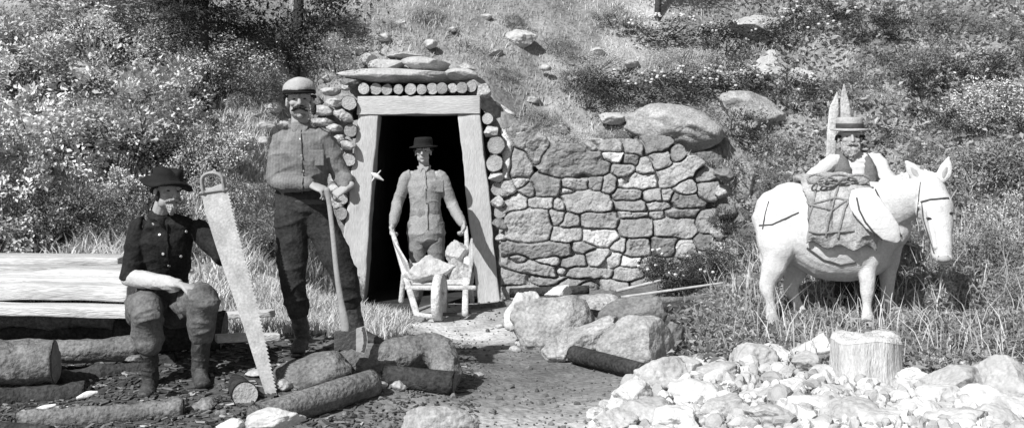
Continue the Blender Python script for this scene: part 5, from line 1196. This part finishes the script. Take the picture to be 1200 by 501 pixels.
# ================================================================ VEGETATION
def leaf_cloud(n, cen, rad, size, r, clumps=0, spread=.3, up=.4, tonev=(.6, 1.25), asp=.45, shell=.35):
    """rhombus leaves with a folded midrib: V,F(quads as 2 tris),T"""
    cen = np.array(cen); rad = np.array(rad)
    if clumps:
        a = r.normal(size=(clumps, 3)); a /= np.linalg.norm(a, axis=1)[:, None]; a *= (shell + (1 - shell) * r.random((clumps, 1)) ** .6); cc = cen + a * rad
        k = r.integers(0, clumps, n); p = cc[k] + r.normal(size=(n, 3)) * rad * spread * r.uniform(.4, 1, (clumps, 1))[k]; ct = r.uniform(.75, 1.2, clumps)[k]
    else:
        a = r.normal(size=(n, 3)); a /= np.linalg.norm(a, axis=1)[:, None]; p = cen + a * rad * r.random((n, 1)) ** .4; ct = np.ones(n)
    o = (p - cen) / rad; d = o * .6 + r.normal(size=(n, 3)) * .6 + np.array([0, 0, up * .5]); d /= np.linalg.norm(d, axis=1)[:, None]
    nr = r.normal(size=(n, 3)) * .6 + np.array([-.5, -.7, 1.1]) * up * 1.7; s = np.cross(d, nr); s /= np.linalg.norm(s, axis=1)[:, None] + 1e-9; w = np.cross(s, d)
    L = (size * r.uniform(.55, 1.3, n))[:, None]; 
    v0 = p; v1 = p + d * L * .5 + s * L * asp * .5 + w * L * .08; v2 = p + d * L - w * L * .1; v3 = p + d * L * .5 - s * L * asp * .5 + w * L * .08
    V = np.stack([v0, v1, v2, v3], 1).reshape(-1, 3); b = np.arange(n)[:, None] * 4
    F = np.concatenate([b + np.array([[0, 1, 2]]), b + np.array([[0, 2, 3]])]); T = np.repeat(r.uniform(*tonev, n) * ct, 4)
    return V, F, T
def stems_mesh(cen, rad, r, n, base=(0, 0, -.05), th=.012):
    s = Soup(); base = Vector(base)
    for k in range(n):
        a = r.normal(size=3); a /= np.linalg.norm(a); a[2] = abs(a[2]); e = Vector((np.array(cen) + a * np.array(rad) * .85)[:]); m_ = base.lerp(e, .5) + Vector((r.normal() * .05, r.normal() * .05, .04))
        s.tube([base, m_, e], [th, th * .7, th * .3], n=5, sub=2, caps=False)
    return s
shrub_lib = {}
def shrub_template(kind, seed):
    r = np.random.default_rng(seed)
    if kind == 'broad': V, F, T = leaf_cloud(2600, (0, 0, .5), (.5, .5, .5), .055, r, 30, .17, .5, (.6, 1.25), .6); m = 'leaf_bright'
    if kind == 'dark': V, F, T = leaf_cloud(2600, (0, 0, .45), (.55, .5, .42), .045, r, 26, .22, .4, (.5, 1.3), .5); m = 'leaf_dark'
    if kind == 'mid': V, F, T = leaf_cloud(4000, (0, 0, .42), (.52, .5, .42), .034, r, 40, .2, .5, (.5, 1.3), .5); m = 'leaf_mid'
    if kind == 'fine': V, F, T = leaf_cloud(3600, (0, 0, .42), (.52, .5, .42), .032, r, 36, .22, .5, (.6, 1.3), .5); m = 'leaf_bright'
    fol = mesh(V, F, m, T, smooth=False); st = stems_mesh((0, 0, .45), (.5, .5, .45), r, 9).mesh('bark_mid'); return fol, st
for kd in ('broad', 'dark', 'mid', 'fine'): shrub_lib[kd] = [shrub_template(kd, 900 + i * 11 + len(kd)) for i in range(3)]
_n = [0]
def shrub(kind, px, py, w_px, h_px, label, group, d=None, name='leafy_shrub', cat='shrub', sink=.08, blossoms=0):
    """px,py = middle of the base"""
    v = hit(px, py) if d is None else P(px, py, d)
    W, H = w_px / F_PX * v.y, h_px / F_PX * v.y; z = gz(v.x, v.y) if d is None else max(v.z, gz(v.x, v.y) - .1)
    o = thing(name, label, cat, (v.x, v.y, z - sink), group); fol, st = shrub_lib[kind][_n[0] % 3]; _n[0] += 1
    o.scale = (W, (W + H) / 2, H); o.rotation_euler = (0, 0, random.uniform(0, 6.28))
    for nm, me in (('foliage', fol), ('stems', st)):
        c = bpy.data.objects.new(nm, me); COL.objects.link(c); c.parent = o
    if blossoms:
        r = np.random.default_rng(_n[0]); s = Soup()
        for k in range(blossoms):
            a = r.normal(size=3); a /= np.linalg.norm(a); a[2] = abs(a[2]); p = np.array([0, 0, .45]) + a * np.array([.55, .5, .5]); s.ell(p, (.016 / W * 1.2, .016 / W * 1.2, .012 / H * 1.2), None, 6)
        c = bpy.data.objects.new('blossoms', s.mesh('blossom', smooth=False)); COL.objects.link(c); c.parent = o
    return o

# ---- left bushes
LB = 'bushes filling the bank behind the plank stack'
left = [('mid', 110, 268, 110, 80, 'grey leafy shrub behind the planks and left of the seated man'), ('broad', 145, 245, 70, 60, 'bright leafy shrub directly left of the seated man hat'), ('mid', 215, 300, 90, 60, 'grey weedy shrub behind the seated man elbow and saw'), ('dark', 300, 300, 60, 44, 'dark weedy shrub between saw blade and axe man leg'), ('fine', 232, 232, 70, 95, 'bright fine shrub in front of the conifer trunk'), ('dark', 175, 262, 90, 60, 'dark shrub right behind the seated man shoulder'), ('dark', 95, 170, 80, 60, 'dark hollow shrub in the middle of the left bushes'), ('dark', 175, 120, 70, 44, 'dark hollow shrub left of the conifer, midway up'), ('dark', 20, 190, 60, 50, 'dark hollow shrub at the left edge, midway up'), # kind, px, base py, w, h, label
 ('broad', 15, 292, 120, 110, 'bright leafy shrub at the far left edge behind the planks'),
 ('dark', 62, 282, 90, 90, 'dark low shrub just behind the planks near the left edge'),
 ('broad', 60, 215, 150, 120, 'broad bright shrub above the dark low one at the left edge'),
 ('broad', 150, 190, 150, 130, 'bright dense shrub above the seated man hat'),
 ('broad', 20, 120, 140, 110, 'upper bright shrub in the left top corner region'),
 ('fine', 110, 110, 150, 110, 'fine leaved bright shrub left of the small conifer'),
 ('mid', 65, 80, 130, 80, 'grey green shrub at the left top, half in shade'),
 ('dark', 30, 112, 70, 50, 'dark shrub nested in the bright ones near the left top corner'),
 ('dark', 140, 205, 110, 70, 'dark shrub hollow directly above the seated man hat'),
 ('broad', 205, 150, 120, 90, 'bright shrub at the foot of the small conifer, left side'),
 ('dark', 215, 205, 80, 60, 'dark shrub between conifer trunk and saw handle'),
 ('broad', 262, 195, 60, 70, 'small bright leafed shrub right of the conifer trunk'),
 ('mid', 300, 120, 90, 60, 'loose grey shrub left of the standing miner cap'),
 ('fine', 275, 105, 130, 80, 'pale round shrub between conifer and dark thicket'),
 ('fine', 180, 70, 120, 70, 'pale fine shrub left of the conifer top'),
 ('dark', 325, 62, 110, 60, 'dark thicket shrub at the top, above the standing miner cap'),
 ('fine', 395, 85, 110, 60, 'pale shrub between miner cap and the slabs over the door'),
 ('mid', 10, 60, 120, 60, 'mid grey shrub cut by the left top corner'),
 ('broad', 105, 50, 150, 60, 'bright shrub at the top edge over the left bushes'),
 ('mid', 235, 30, 120, 50, 'grey shrub behind the conifer top'),
 ('broad', -40, 240, 130, 140, 'bright shrub partly outside at the left edge'),
 ('mid', 285, 285, 90, 60, 'low grey weedy shrub right of the saw blade'),
 ('mid', 318, 250, 60, 50, 'small weedy shrub between saw and standing miner sleeve'),
 ('fine', 262, 250, 80, 60, 'pale weedy shrub behind the saw handle'),
 ('mid', 20, 250, 110, 90, 'grey shrub low at the left, behind the first bright one')]
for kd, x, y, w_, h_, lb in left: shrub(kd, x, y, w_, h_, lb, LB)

# ---- hill shrubs
HB = 'dark brush on the bank above the wall'
hillb = [('dark', 690, 125, 90, 60, 'dark brush on the slope above the middle of the wall', 0), ('dark', 742, 112, 110, 42, 'dark low brush right of the first slope brush', 8),
 ('mid', 672, 102, 80, 40, 'greyer brush crest above the dark slope brush', 0), ('dark', 800, 120, 120, 48, 'dark flowering brush above the humped boulder', 30), ('dark', 860, 112, 90, 50, 'dark flowering brush left of the sunken rounded boulder', 26),
 ('dark', 865, 165, 80, 60, 'dark brush filling the hollow under the rounded boulder', 0), ('dark', 930, 130, 80, 60, 'dark brush below the two pale boulders', 6), ('dark', 850, 60, 90, 44, 'dark brush left of the high pale angular boulder', 12),
 ('dark', 770, 42, 120, 36, 'dark flowering brush at the top edge, over the wall', 30), ('dark', 935, 52, 90, 48, 'dark brush between the top outcrop and pale boulders', 12), ('dark', 960, 28, 80, 40, 'dark brush at the top edge left of the stakes', 8),
 ('dark', 850, 215, 50, 50, 'dark brush at the end of the wall', 0), ('mid', 905, 195, 80, 60, 'grey brush left of the stakes', 0), ('mid', 905, 245, 60, 60, 'grey brush above the donkey rump', 0),
 ('dark', 790, 335, 90, 62, 'dark leafy bush growing against the foot of the wall', 14), ('dark', 765, 320, 44, 40, 'small dark bush at the left of the wall foot bush', 6), ('dark', 820, 328, 60, 44, 'dark bush right of the wall foot bush', 8)]
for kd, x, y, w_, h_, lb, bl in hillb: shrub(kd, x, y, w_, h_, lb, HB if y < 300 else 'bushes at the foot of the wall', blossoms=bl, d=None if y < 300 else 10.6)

# ---- right bank shrubs
RB = 'leafy plants covering the bank behind the donkey'
rb = []
r_ = random.Random(5)
for row_, (y, n) in enumerate(((40, 6), (78, 6), (118, 6), (160, 6), (200, 6), (245, 6), (290, 5))):
    for i in range(n):
        x = 1000 + (i + .5 * (row_ % 2)) * 44 + r_.uniform(-10, 10)
        if y > 190 and x < 1075: continue
        rb.append((row_, i, x, y + r_.uniform(-8, 8)))
rown = ['top', 'second', 'third', 'fourth', 'fifth', 'sixth', 'lowest']
for (ro, i, x, y) in rb:
    kd = r_.choice(['mid', 'mid', 'mid', 'fine', 'dark'] if ro not in (3, 4) else ['mid', 'dark', 'mid', 'fine'])
    shrub(kd, x, y, r_.uniform(52, 78), r_.uniform(34, 56), '%s shrub in the %s row on the bank behind the donkey, %s from the left' % ({'mid': 'grey', 'fine': 'pale', 'dark': 'dark'}[kd], rown[ro], NTH[i]), RB, sink=.12)

# taller tangled bushes and weed plants
TB = 'tall tangled bushes at the right edge'
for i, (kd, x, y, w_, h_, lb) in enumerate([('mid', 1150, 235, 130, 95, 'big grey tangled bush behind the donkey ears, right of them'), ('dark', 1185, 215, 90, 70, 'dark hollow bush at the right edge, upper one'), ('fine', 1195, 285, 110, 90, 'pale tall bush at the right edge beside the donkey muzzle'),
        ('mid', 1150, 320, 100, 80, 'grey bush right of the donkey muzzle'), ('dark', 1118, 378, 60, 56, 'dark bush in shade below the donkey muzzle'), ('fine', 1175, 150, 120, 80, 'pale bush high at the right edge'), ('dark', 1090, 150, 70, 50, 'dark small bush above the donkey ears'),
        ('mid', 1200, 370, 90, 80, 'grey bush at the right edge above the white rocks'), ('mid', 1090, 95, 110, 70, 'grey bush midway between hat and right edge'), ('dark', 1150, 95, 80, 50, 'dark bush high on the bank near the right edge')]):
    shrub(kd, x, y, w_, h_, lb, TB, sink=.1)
for i, (x, y, w_, h_, kd, lb) in enumerate([(850, 268, 44, 50, 'dark', 'dark brush over the ragged right end of the wall, upper clump'), (852, 318, 50, 50, 'dark', 'dark brush over the ragged right end of the wall, lower clump'), (875, 290, 50, 44, 'mid', 'grey brush left of the donkey rump'), (880, 350, 54, 40, 'mid', 'low grey brush at the donkey hind leg')]):
    shrub(kd, x, y, w_, h_, lb, 'brush at the right end of the wall', d=11.2 - (y - 268) * .012)
def weed_template(seed):
    r = np.random.default_rng(seed); s = Soup(); parts = []
    for k in range(4):
        a = r.uniform(0, 6.28); top = Vector((math.cos(a) * r.uniform(.1, .35), math.sin(a) * r.uniform(.1, .35), r.uniform(.7, 1.05))); s.tube([(0, 0, -.05), top * .5 + Vector((0, 0, .06)), top], [.014, .011, .006], n=5, sub=2, caps=False)
        for j in range(20):
            q = .15 + .85 * j / 19; c = top * q; an = r.uniform(0, 6.28); d = np.array([math.cos(an), math.sin(an), r.uniform(-.2, .6)]); d /= np.linalg.norm(d); sd = np.cross(d, [0, 0, 1]); L_ = r.uniform(.16, .3) * (1.15 - q * .6)
            c = np.array(c[:]); V = np.array([c, c + d * L_ * .5 + sd * L_ * .16 + [0, 0, .03], c + d * L_ - [0, 0, .05], c + d * L_ * .5 - sd * L_ * .16 + [0, 0, .03]]); parts.append((V, np.array([[0, 1, 2], [0, 2, 3]]), np.full(4, r.uniform(.6, 1.3))))
    V, F, T = merge_meshes(parts); return mesh(V, F, 'weed_leaf', T, smooth=False), s.mesh('twig')
wt = [weed_template(50 + i) for i in range(5)]; r_ = random.Random(3)
spots = []
for (y, xs) in ((348, (1085, 1120, 1160, 1195)), (372, (890, 925, 975, 1060, 1100, 1140, 1182)), (398, (885, 930, 965, 1072, 1105, 1150, 1190)), (424, (850, 905, 925, 1082, 1120, 1160, 1200)), (352, (830, 862, 895))):
    for j, x in enumerate(xs): spots.append((x + r_.uniform(-8, 8), y + r_.uniform(-6, 6), y, j))
rn = {348: 'near the donkey muzzle', 372: 'in the row by the donkey hooves', 398: 'in the row just behind the stump', 424: 'in the front row by the white rocks', 352: 'on the open ground left of the donkey'}
for i, (x, y, yy, j) in enumerate(spots):
    d = 1.3 * F_PX / (y - 200) if x < 1080 else hit(x, y).y; v = P(x, y, d); h_ = r_.uniform(.16, .34) * (.7 if 930 < x < 1060 else 1)
    o = thing('weed_plant', 'leafy weed plant %s, %s from the left' % (rn[yy], NTH[j]), 'weed', (v.x, v.y, gz(v.x, v.y)), 'leafy weed plants on the right'); o.scale = (h_ * r_.uniform(.9, 1.4),) * 2 + (h_,); o.rotation_euler = (0, 0, r_.uniform(0, 6.28))
    for nm, me in zip(('leaves', 'stems'), wt[i % 5]): c = bpy.data.objects.new(nm, me); COL.objects.link(c); c.parent = o
for i, (kd, x, y, w_, h_, lb) in enumerate([('fine', 455, 30, 50, 22, 'low pale scrub at the top edge above the door'), ('fine', 545, 52, 56, 22, 'low pale scrub right of the slabs above the door'), ('mid', 600, 30, 44, 22, 'grey scrub tuft left of the white boulder'), ('mid', 655, 62, 60, 26, 'grey scrub right below the white boulder'),
        ('fine', 590, 92, 50, 22, 'pale scrub on the slope beside the lintel'), ('mid', 632, 140, 54, 26, 'grey scrub on the bank over the slanting slab'), ('fine', 660, 168, 60, 24, 'pale scrub along the top of the big grey wall slab'), ('mid', 705, 172, 50, 26, 'grey scrub along the top of the wall, at its middle'), ('mid', 745, 160, 50, 26, 'grey scrub touching the humped boulder at left'),
        ('fine', 700, 78, 80, 28, 'pale scrub behind the dark slope brush'), ('fine', 800, 78, 90, 28, 'pale scrub band between the two rows of dark brush'), ('mid', 720, 30, 70, 30, 'grey scrub at the top edge above the middle of the wall'), ('mid', 410, 40, 60, 34, 'grey scrub above the left end of the door slabs'), ('fine', 500, 22, 60, 20, 'pale scrub at the top edge above the door, its right one')]):
    shrub(kd, x, y, w_, h_, lb, 'low scrub on the open slope', sink=.05)
for i, (kd, x, y, w_, h_, lb) in enumerate([('dark', 235, 60, 110, 60, 'dark leafy bough mass around the conifer trunk'), ('broad', 222, 110, 70, 55, 'bright shrub covering the foot of the conifer trunk'), ('mid', 258, 112, 60, 50, 'grey shrub right of the conifer trunk foot'), ('dark', 120, 60, 110, 50, 'dark bushy mass at the top left of the conifer')]):
    shrub(kd, x, y, w_, h_, lb, LB, sink=.05)
# ---- conifer
ct = thing('conifer_tree', 'small dark conifer with a bare lower trunk, rising from the bushes at left', 'tree', hit(238, 128))
b0 = ct.location.copy(); tp = P(241, -60, b0.y + .2)
s = Soup(); s.tube([b0 - Vector((0, 0, .2)), b0.lerp(tp, .3), b0.lerp(tp, .7), tp], [.07, .055, .038, .015], n=10, sub=3); me = s.mesh('bark_dark'); link('trunk', me, ct)
parts = []; r = np.random.default_rng(4); br = Soup()
for k in range(40):
    t = r.uniform(.5, 1); c = b0.lerp(tp, t); ang = r.uniform(0, 6.28); ln = (1.15 - t) * 1.15 * r.uniform(.6, 1.1) + .12
    e = c + Vector((math.cos(ang) * ln, math.sin(ang) * ln * .8, r.uniform(-.18, .05) * ln)); br.tube([c, c.lerp(e, .5) + Vector((0, 0, .04)), e], [.012, .008, .004], n=5, sub=1, caps=False)
    m_ = int(170 * ln + 30); q = r.random(m_) ** .8; base = np.array(c[:])[None] + np.outer(q, np.array((e - c)[:])); wd = .1 * (1 - .4 * q)[:, None]
    base += r.normal(size=(m_, 3)) * wd * np.array([1, 1, .45])
    V, F, T = leaf_cloud(m_, (0, 0, 0), (1, 1, 1), .07, r, 0, asp=.22, tonev=(.5, 1.4)); off = np.repeat(V.reshape(-1, 4, 3)[:, 0], 4, 0); parts.append((V - off + np.repeat(base, 4, 0), F, T))
V, F, T = merge_meshes(parts); cr = link('crown', mesh(V, F, 'needles', T, smooth=False), ct); link('branches', br.mesh('bark_dark'), ct)
# dead low branches
# ---- dark tree trunk above the cap
tt = thing('slender_tree', 'thin dark trunked tree above the cap of the standing miner, in the thicket', 'tree', hit(342, 88)); b0 = tt.location.copy(); tp = P(350, -30, b0.y + .1)
s = Soup(); s.tube([b0 - Vector((0, 0, .2)), b0.lerp(tp, .5) + Vector((.03, 0, 0)), tp], [.075, .06, .045], n=10, sub=3); link('trunk', s.mesh('bark_dark'), tt)
V, F, T = leaf_cloud(2400, P(345, 5, b0.y), (.75, .5, .4), .055, r, 24, .25, tonev=(.5, 1.3)); link('crown', mesh(V, F, 'leaf_dark', T, smooth=False), tt)
for (x, y, w_, h_, lb) in ((60, 5, .9, .6, 'leafy tree crown reaching over the left top corner'), (770, 0, .9, .45, 'dark tree crown at the top edge above the wall')):
    b = hit(x, max(y + 25, 20)); t_ = thing('small_tree', lb, 'tree', b); s = Soup(); s.tube([b - Vector((0, 0, .2)), b + Vector((.05, .1, .9))], [.05, .03], n=8); link('trunk', s.mesh('bark_dark'), t_)
    V, F, T = leaf_cloud(2600, b + Vector((.05, .2, .9)), (w_, .6, h_), .06, r, 26, .25, tonev=(.5, 1.3)); link('crown', mesh(V, F, 'leaf_mid' if x < 300 else 'leaf_dark', T, smooth=False), t_)

# ---- grass and weeds nobody could count
def blades(n, xs, ys, h, w_, r, lean=.5, tone=(.7, 1.2), keep=None, n_seg=1, tonefn=None):
    x = r.uniform(*xs, n); y = r.uniform(*ys, n)
    if keep is not None:
        k = keep(x, y); x, y = x[k], y[k]; n = len(x)
    z = ground(x, y); a = r.uniform(0, 6.28, n); H = h * r.uniform(.4, 1.3, n); b = r.uniform(0, 6.28, n); ln = lean * r.uniform(.1, 1, n)
    sx, sy = np.cos(a) * w_ * .5, np.sin(a) * w_ * .5; dx, dy = np.cos(b) * H * ln, np.sin(b) * H * ln; o = np.zeros(n)
    p = np.stack([x, y, z - .01], 1); s_ = np.stack([sx, sy, o], 1); m_ = p + np.stack([dx * .35, dy * .35, H * .6], 1); e = p + np.stack([dx, dy, H], 1)
    V = np.stack([p - s_, p + s_, m_ + s_ * .8, m_ - s_ * .8, e], 1).reshape(-1, 3); b_ = np.arange(n)[:, None] * 5
    F = np.concatenate([b_ + np.array([[0, 1, 2]]), b_ + np.array([[0, 2, 3]]), b_ + np.array([[3, 2, 4]])])
    tt_ = r.uniform(*tone, n)
    if tonefn is not None: tt_ = tt_ * tonefn(x, y)
    return V, F, np.repeat(tt_, 5)
r = np.random.default_rng(21)
def zed(x, y): return ground(x, y, False)
def patch(x, y, sc_, sd): return fbm(np.stack([x * sc_, y * sc_, x * 0], 1), 3, sd)
def on_bank(x, y): 
    px = 600 + x * F_PX / y
    return (y > 9.2) & (zed(x, y) > .35) & ~((px > 560) & (px < 850) & (y < yw(x) + .18)) & ~((px > 385) & (px < 600) & (y < 12.35))
parts = [blades(110000, (-7, 8.5), (9, 16), .06, .011, r, .8, (.55, 1.25), lambda x, y: on_bank(x, y), tonefn=lambda x, y: np.clip(1 + .45 * patch(x, y, 1.4, 3), .4, 1.5)),
         blades(16000, (-4.5, 8), (9, 15), .12, .012, r, .9, (.6, 1.2), lambda x, y: on_bank(x, y) & (patch(x, y, 1.1, 8) > 0))]
V, F, T = merge_meshes(parts); tag(link('grass', mesh(V, F, 'grass_pale', T, smooth=False)), kind='stuff')
# pale grass before the portal and along the left foot
parts = [blades(26000, (-3.4, -.35), (7.6, 11.8), .11, .01, r, 1.0, (.7, 1.2), lambda x, y: ((600 + x * F_PX / y) > 255) & ((600 + x * F_PX / y) < 470 + 25 * patch(x, y, 3, 4)) & (y > 7.7) & (patch(x, y, 2.4, 9) > -.35)),
         blades(2500, (-3.6, -2.2), (8.2, 10.5), .16, .016, r, 1.0, (.8, 1.3)),
         blades(2500, (-5.8, -2.6), (8.7, 10.2), .16, .015, r, .9, (.6, 1.3), lambda x, y: patch(x, y, 2, 30) > .05)]
V, F, T = merge_meshes(parts); tag(link('dry_grass', mesh(V, F, 'grass_pale', T, smooth=False)), kind='stuff')
# coarse weeds round the donkey and on the right
def right_zone(x, y):
    px = 600 + x * F_PX / y; py = 200 + (CAMZ - zed(x, y)) / y * F_PX
    return (px > 815) & (py < 440 - 20 * (px < 930)) & ~((px > 965) & (px < 1065) & (y < 7.6)) & (zed(x, y) < 1.0)
def tufts(n, xs, ys, keep, r, leaves=9, size=.11, asp=.22, sp=.07, lift=.04, tone=(.5, 1.3)):
    x = r.uniform(*xs, n); y = r.uniform(*ys, n); k = keep(x, y); x, y = x[k], y[k]; z = ground(x, y); n = len(x)
    c = np.repeat(np.stack([x, y, z + lift], 1), leaves, 0); c += r.normal(size=c.shape) * np.array([sp, sp, lift * .8]); m_ = len(c)
    d = r.normal(size=(m_, 3)) * np.array([1, 1, .5]) + np.array([0, 0, .7]); d /= np.linalg.norm(d, axis=1)[:, None]; s_ = np.cross(d, r.normal(size=(m_, 3))); s_ /= np.linalg.norm(s_, axis=1)[:, None]; w_ = np.cross(s_, d)
    L = (size * r.uniform(.5, 1.4, m_))[:, None]; V = np.stack([c, c + d * L * .5 + s_ * L * asp * .5, c + d * L - np.array([0, 0, 1]) * L * .25, c + d * L * .5 - s_ * L * asp * .5], 1).reshape(-1, 3)
    b = np.arange(m_)[:, None] * 4; F = np.concatenate([b + np.array([[0, 1, 2]]), b + np.array([[0, 2, 3]])]); T = np.repeat(r.uniform(*tone, m_) * np.repeat(r.uniform(.7, 1.2, n), leaves), 4); return V, F, T
parts = [tufts(9000, (1.3, 5.5), (6.6, 11.6), right_zone, r, 10, .055, .35, .06, .035), tufts(900, (2.4, 5.5), (6.8, 11), right_zone, r, 8, .11, .11, .06, .05),
         tufts(3600, (2.6, 8.5), (10, 15), lambda x, y: on_bank(x, y) & ((600 + x * F_PX / y) > 880), r, 9, .09, .4, .09, .06),
         tufts(900, (1.2, 3.0), (7.6, 11.4), lambda x, y: ((600 + x * F_PX / y) > 780) & (zed(x, y) < .8), r, 8, .09, .3, .07, .03, (.4, 1.0))]
V, F, T = merge_meshes(parts); tag(link('weeds', mesh(V, F, 'weed_leaf', T, smooth=False)), kind='stuff')
parts = [blades(2600, (1.8, 6.0), (6.8, 10.8), .34, .009, r, .9, (1.0, 1.9), right_zone), blades(26000, (1.4, 6.0), (6.6, 10.5), .12, .009, r, 1.1, (.5, 1.5), right_zone)]
V, F, T = merge_meshes(parts); tag(link('tall_grass', mesh(V, F, 'weed_leaf', T, smooth=False)), kind='stuff')
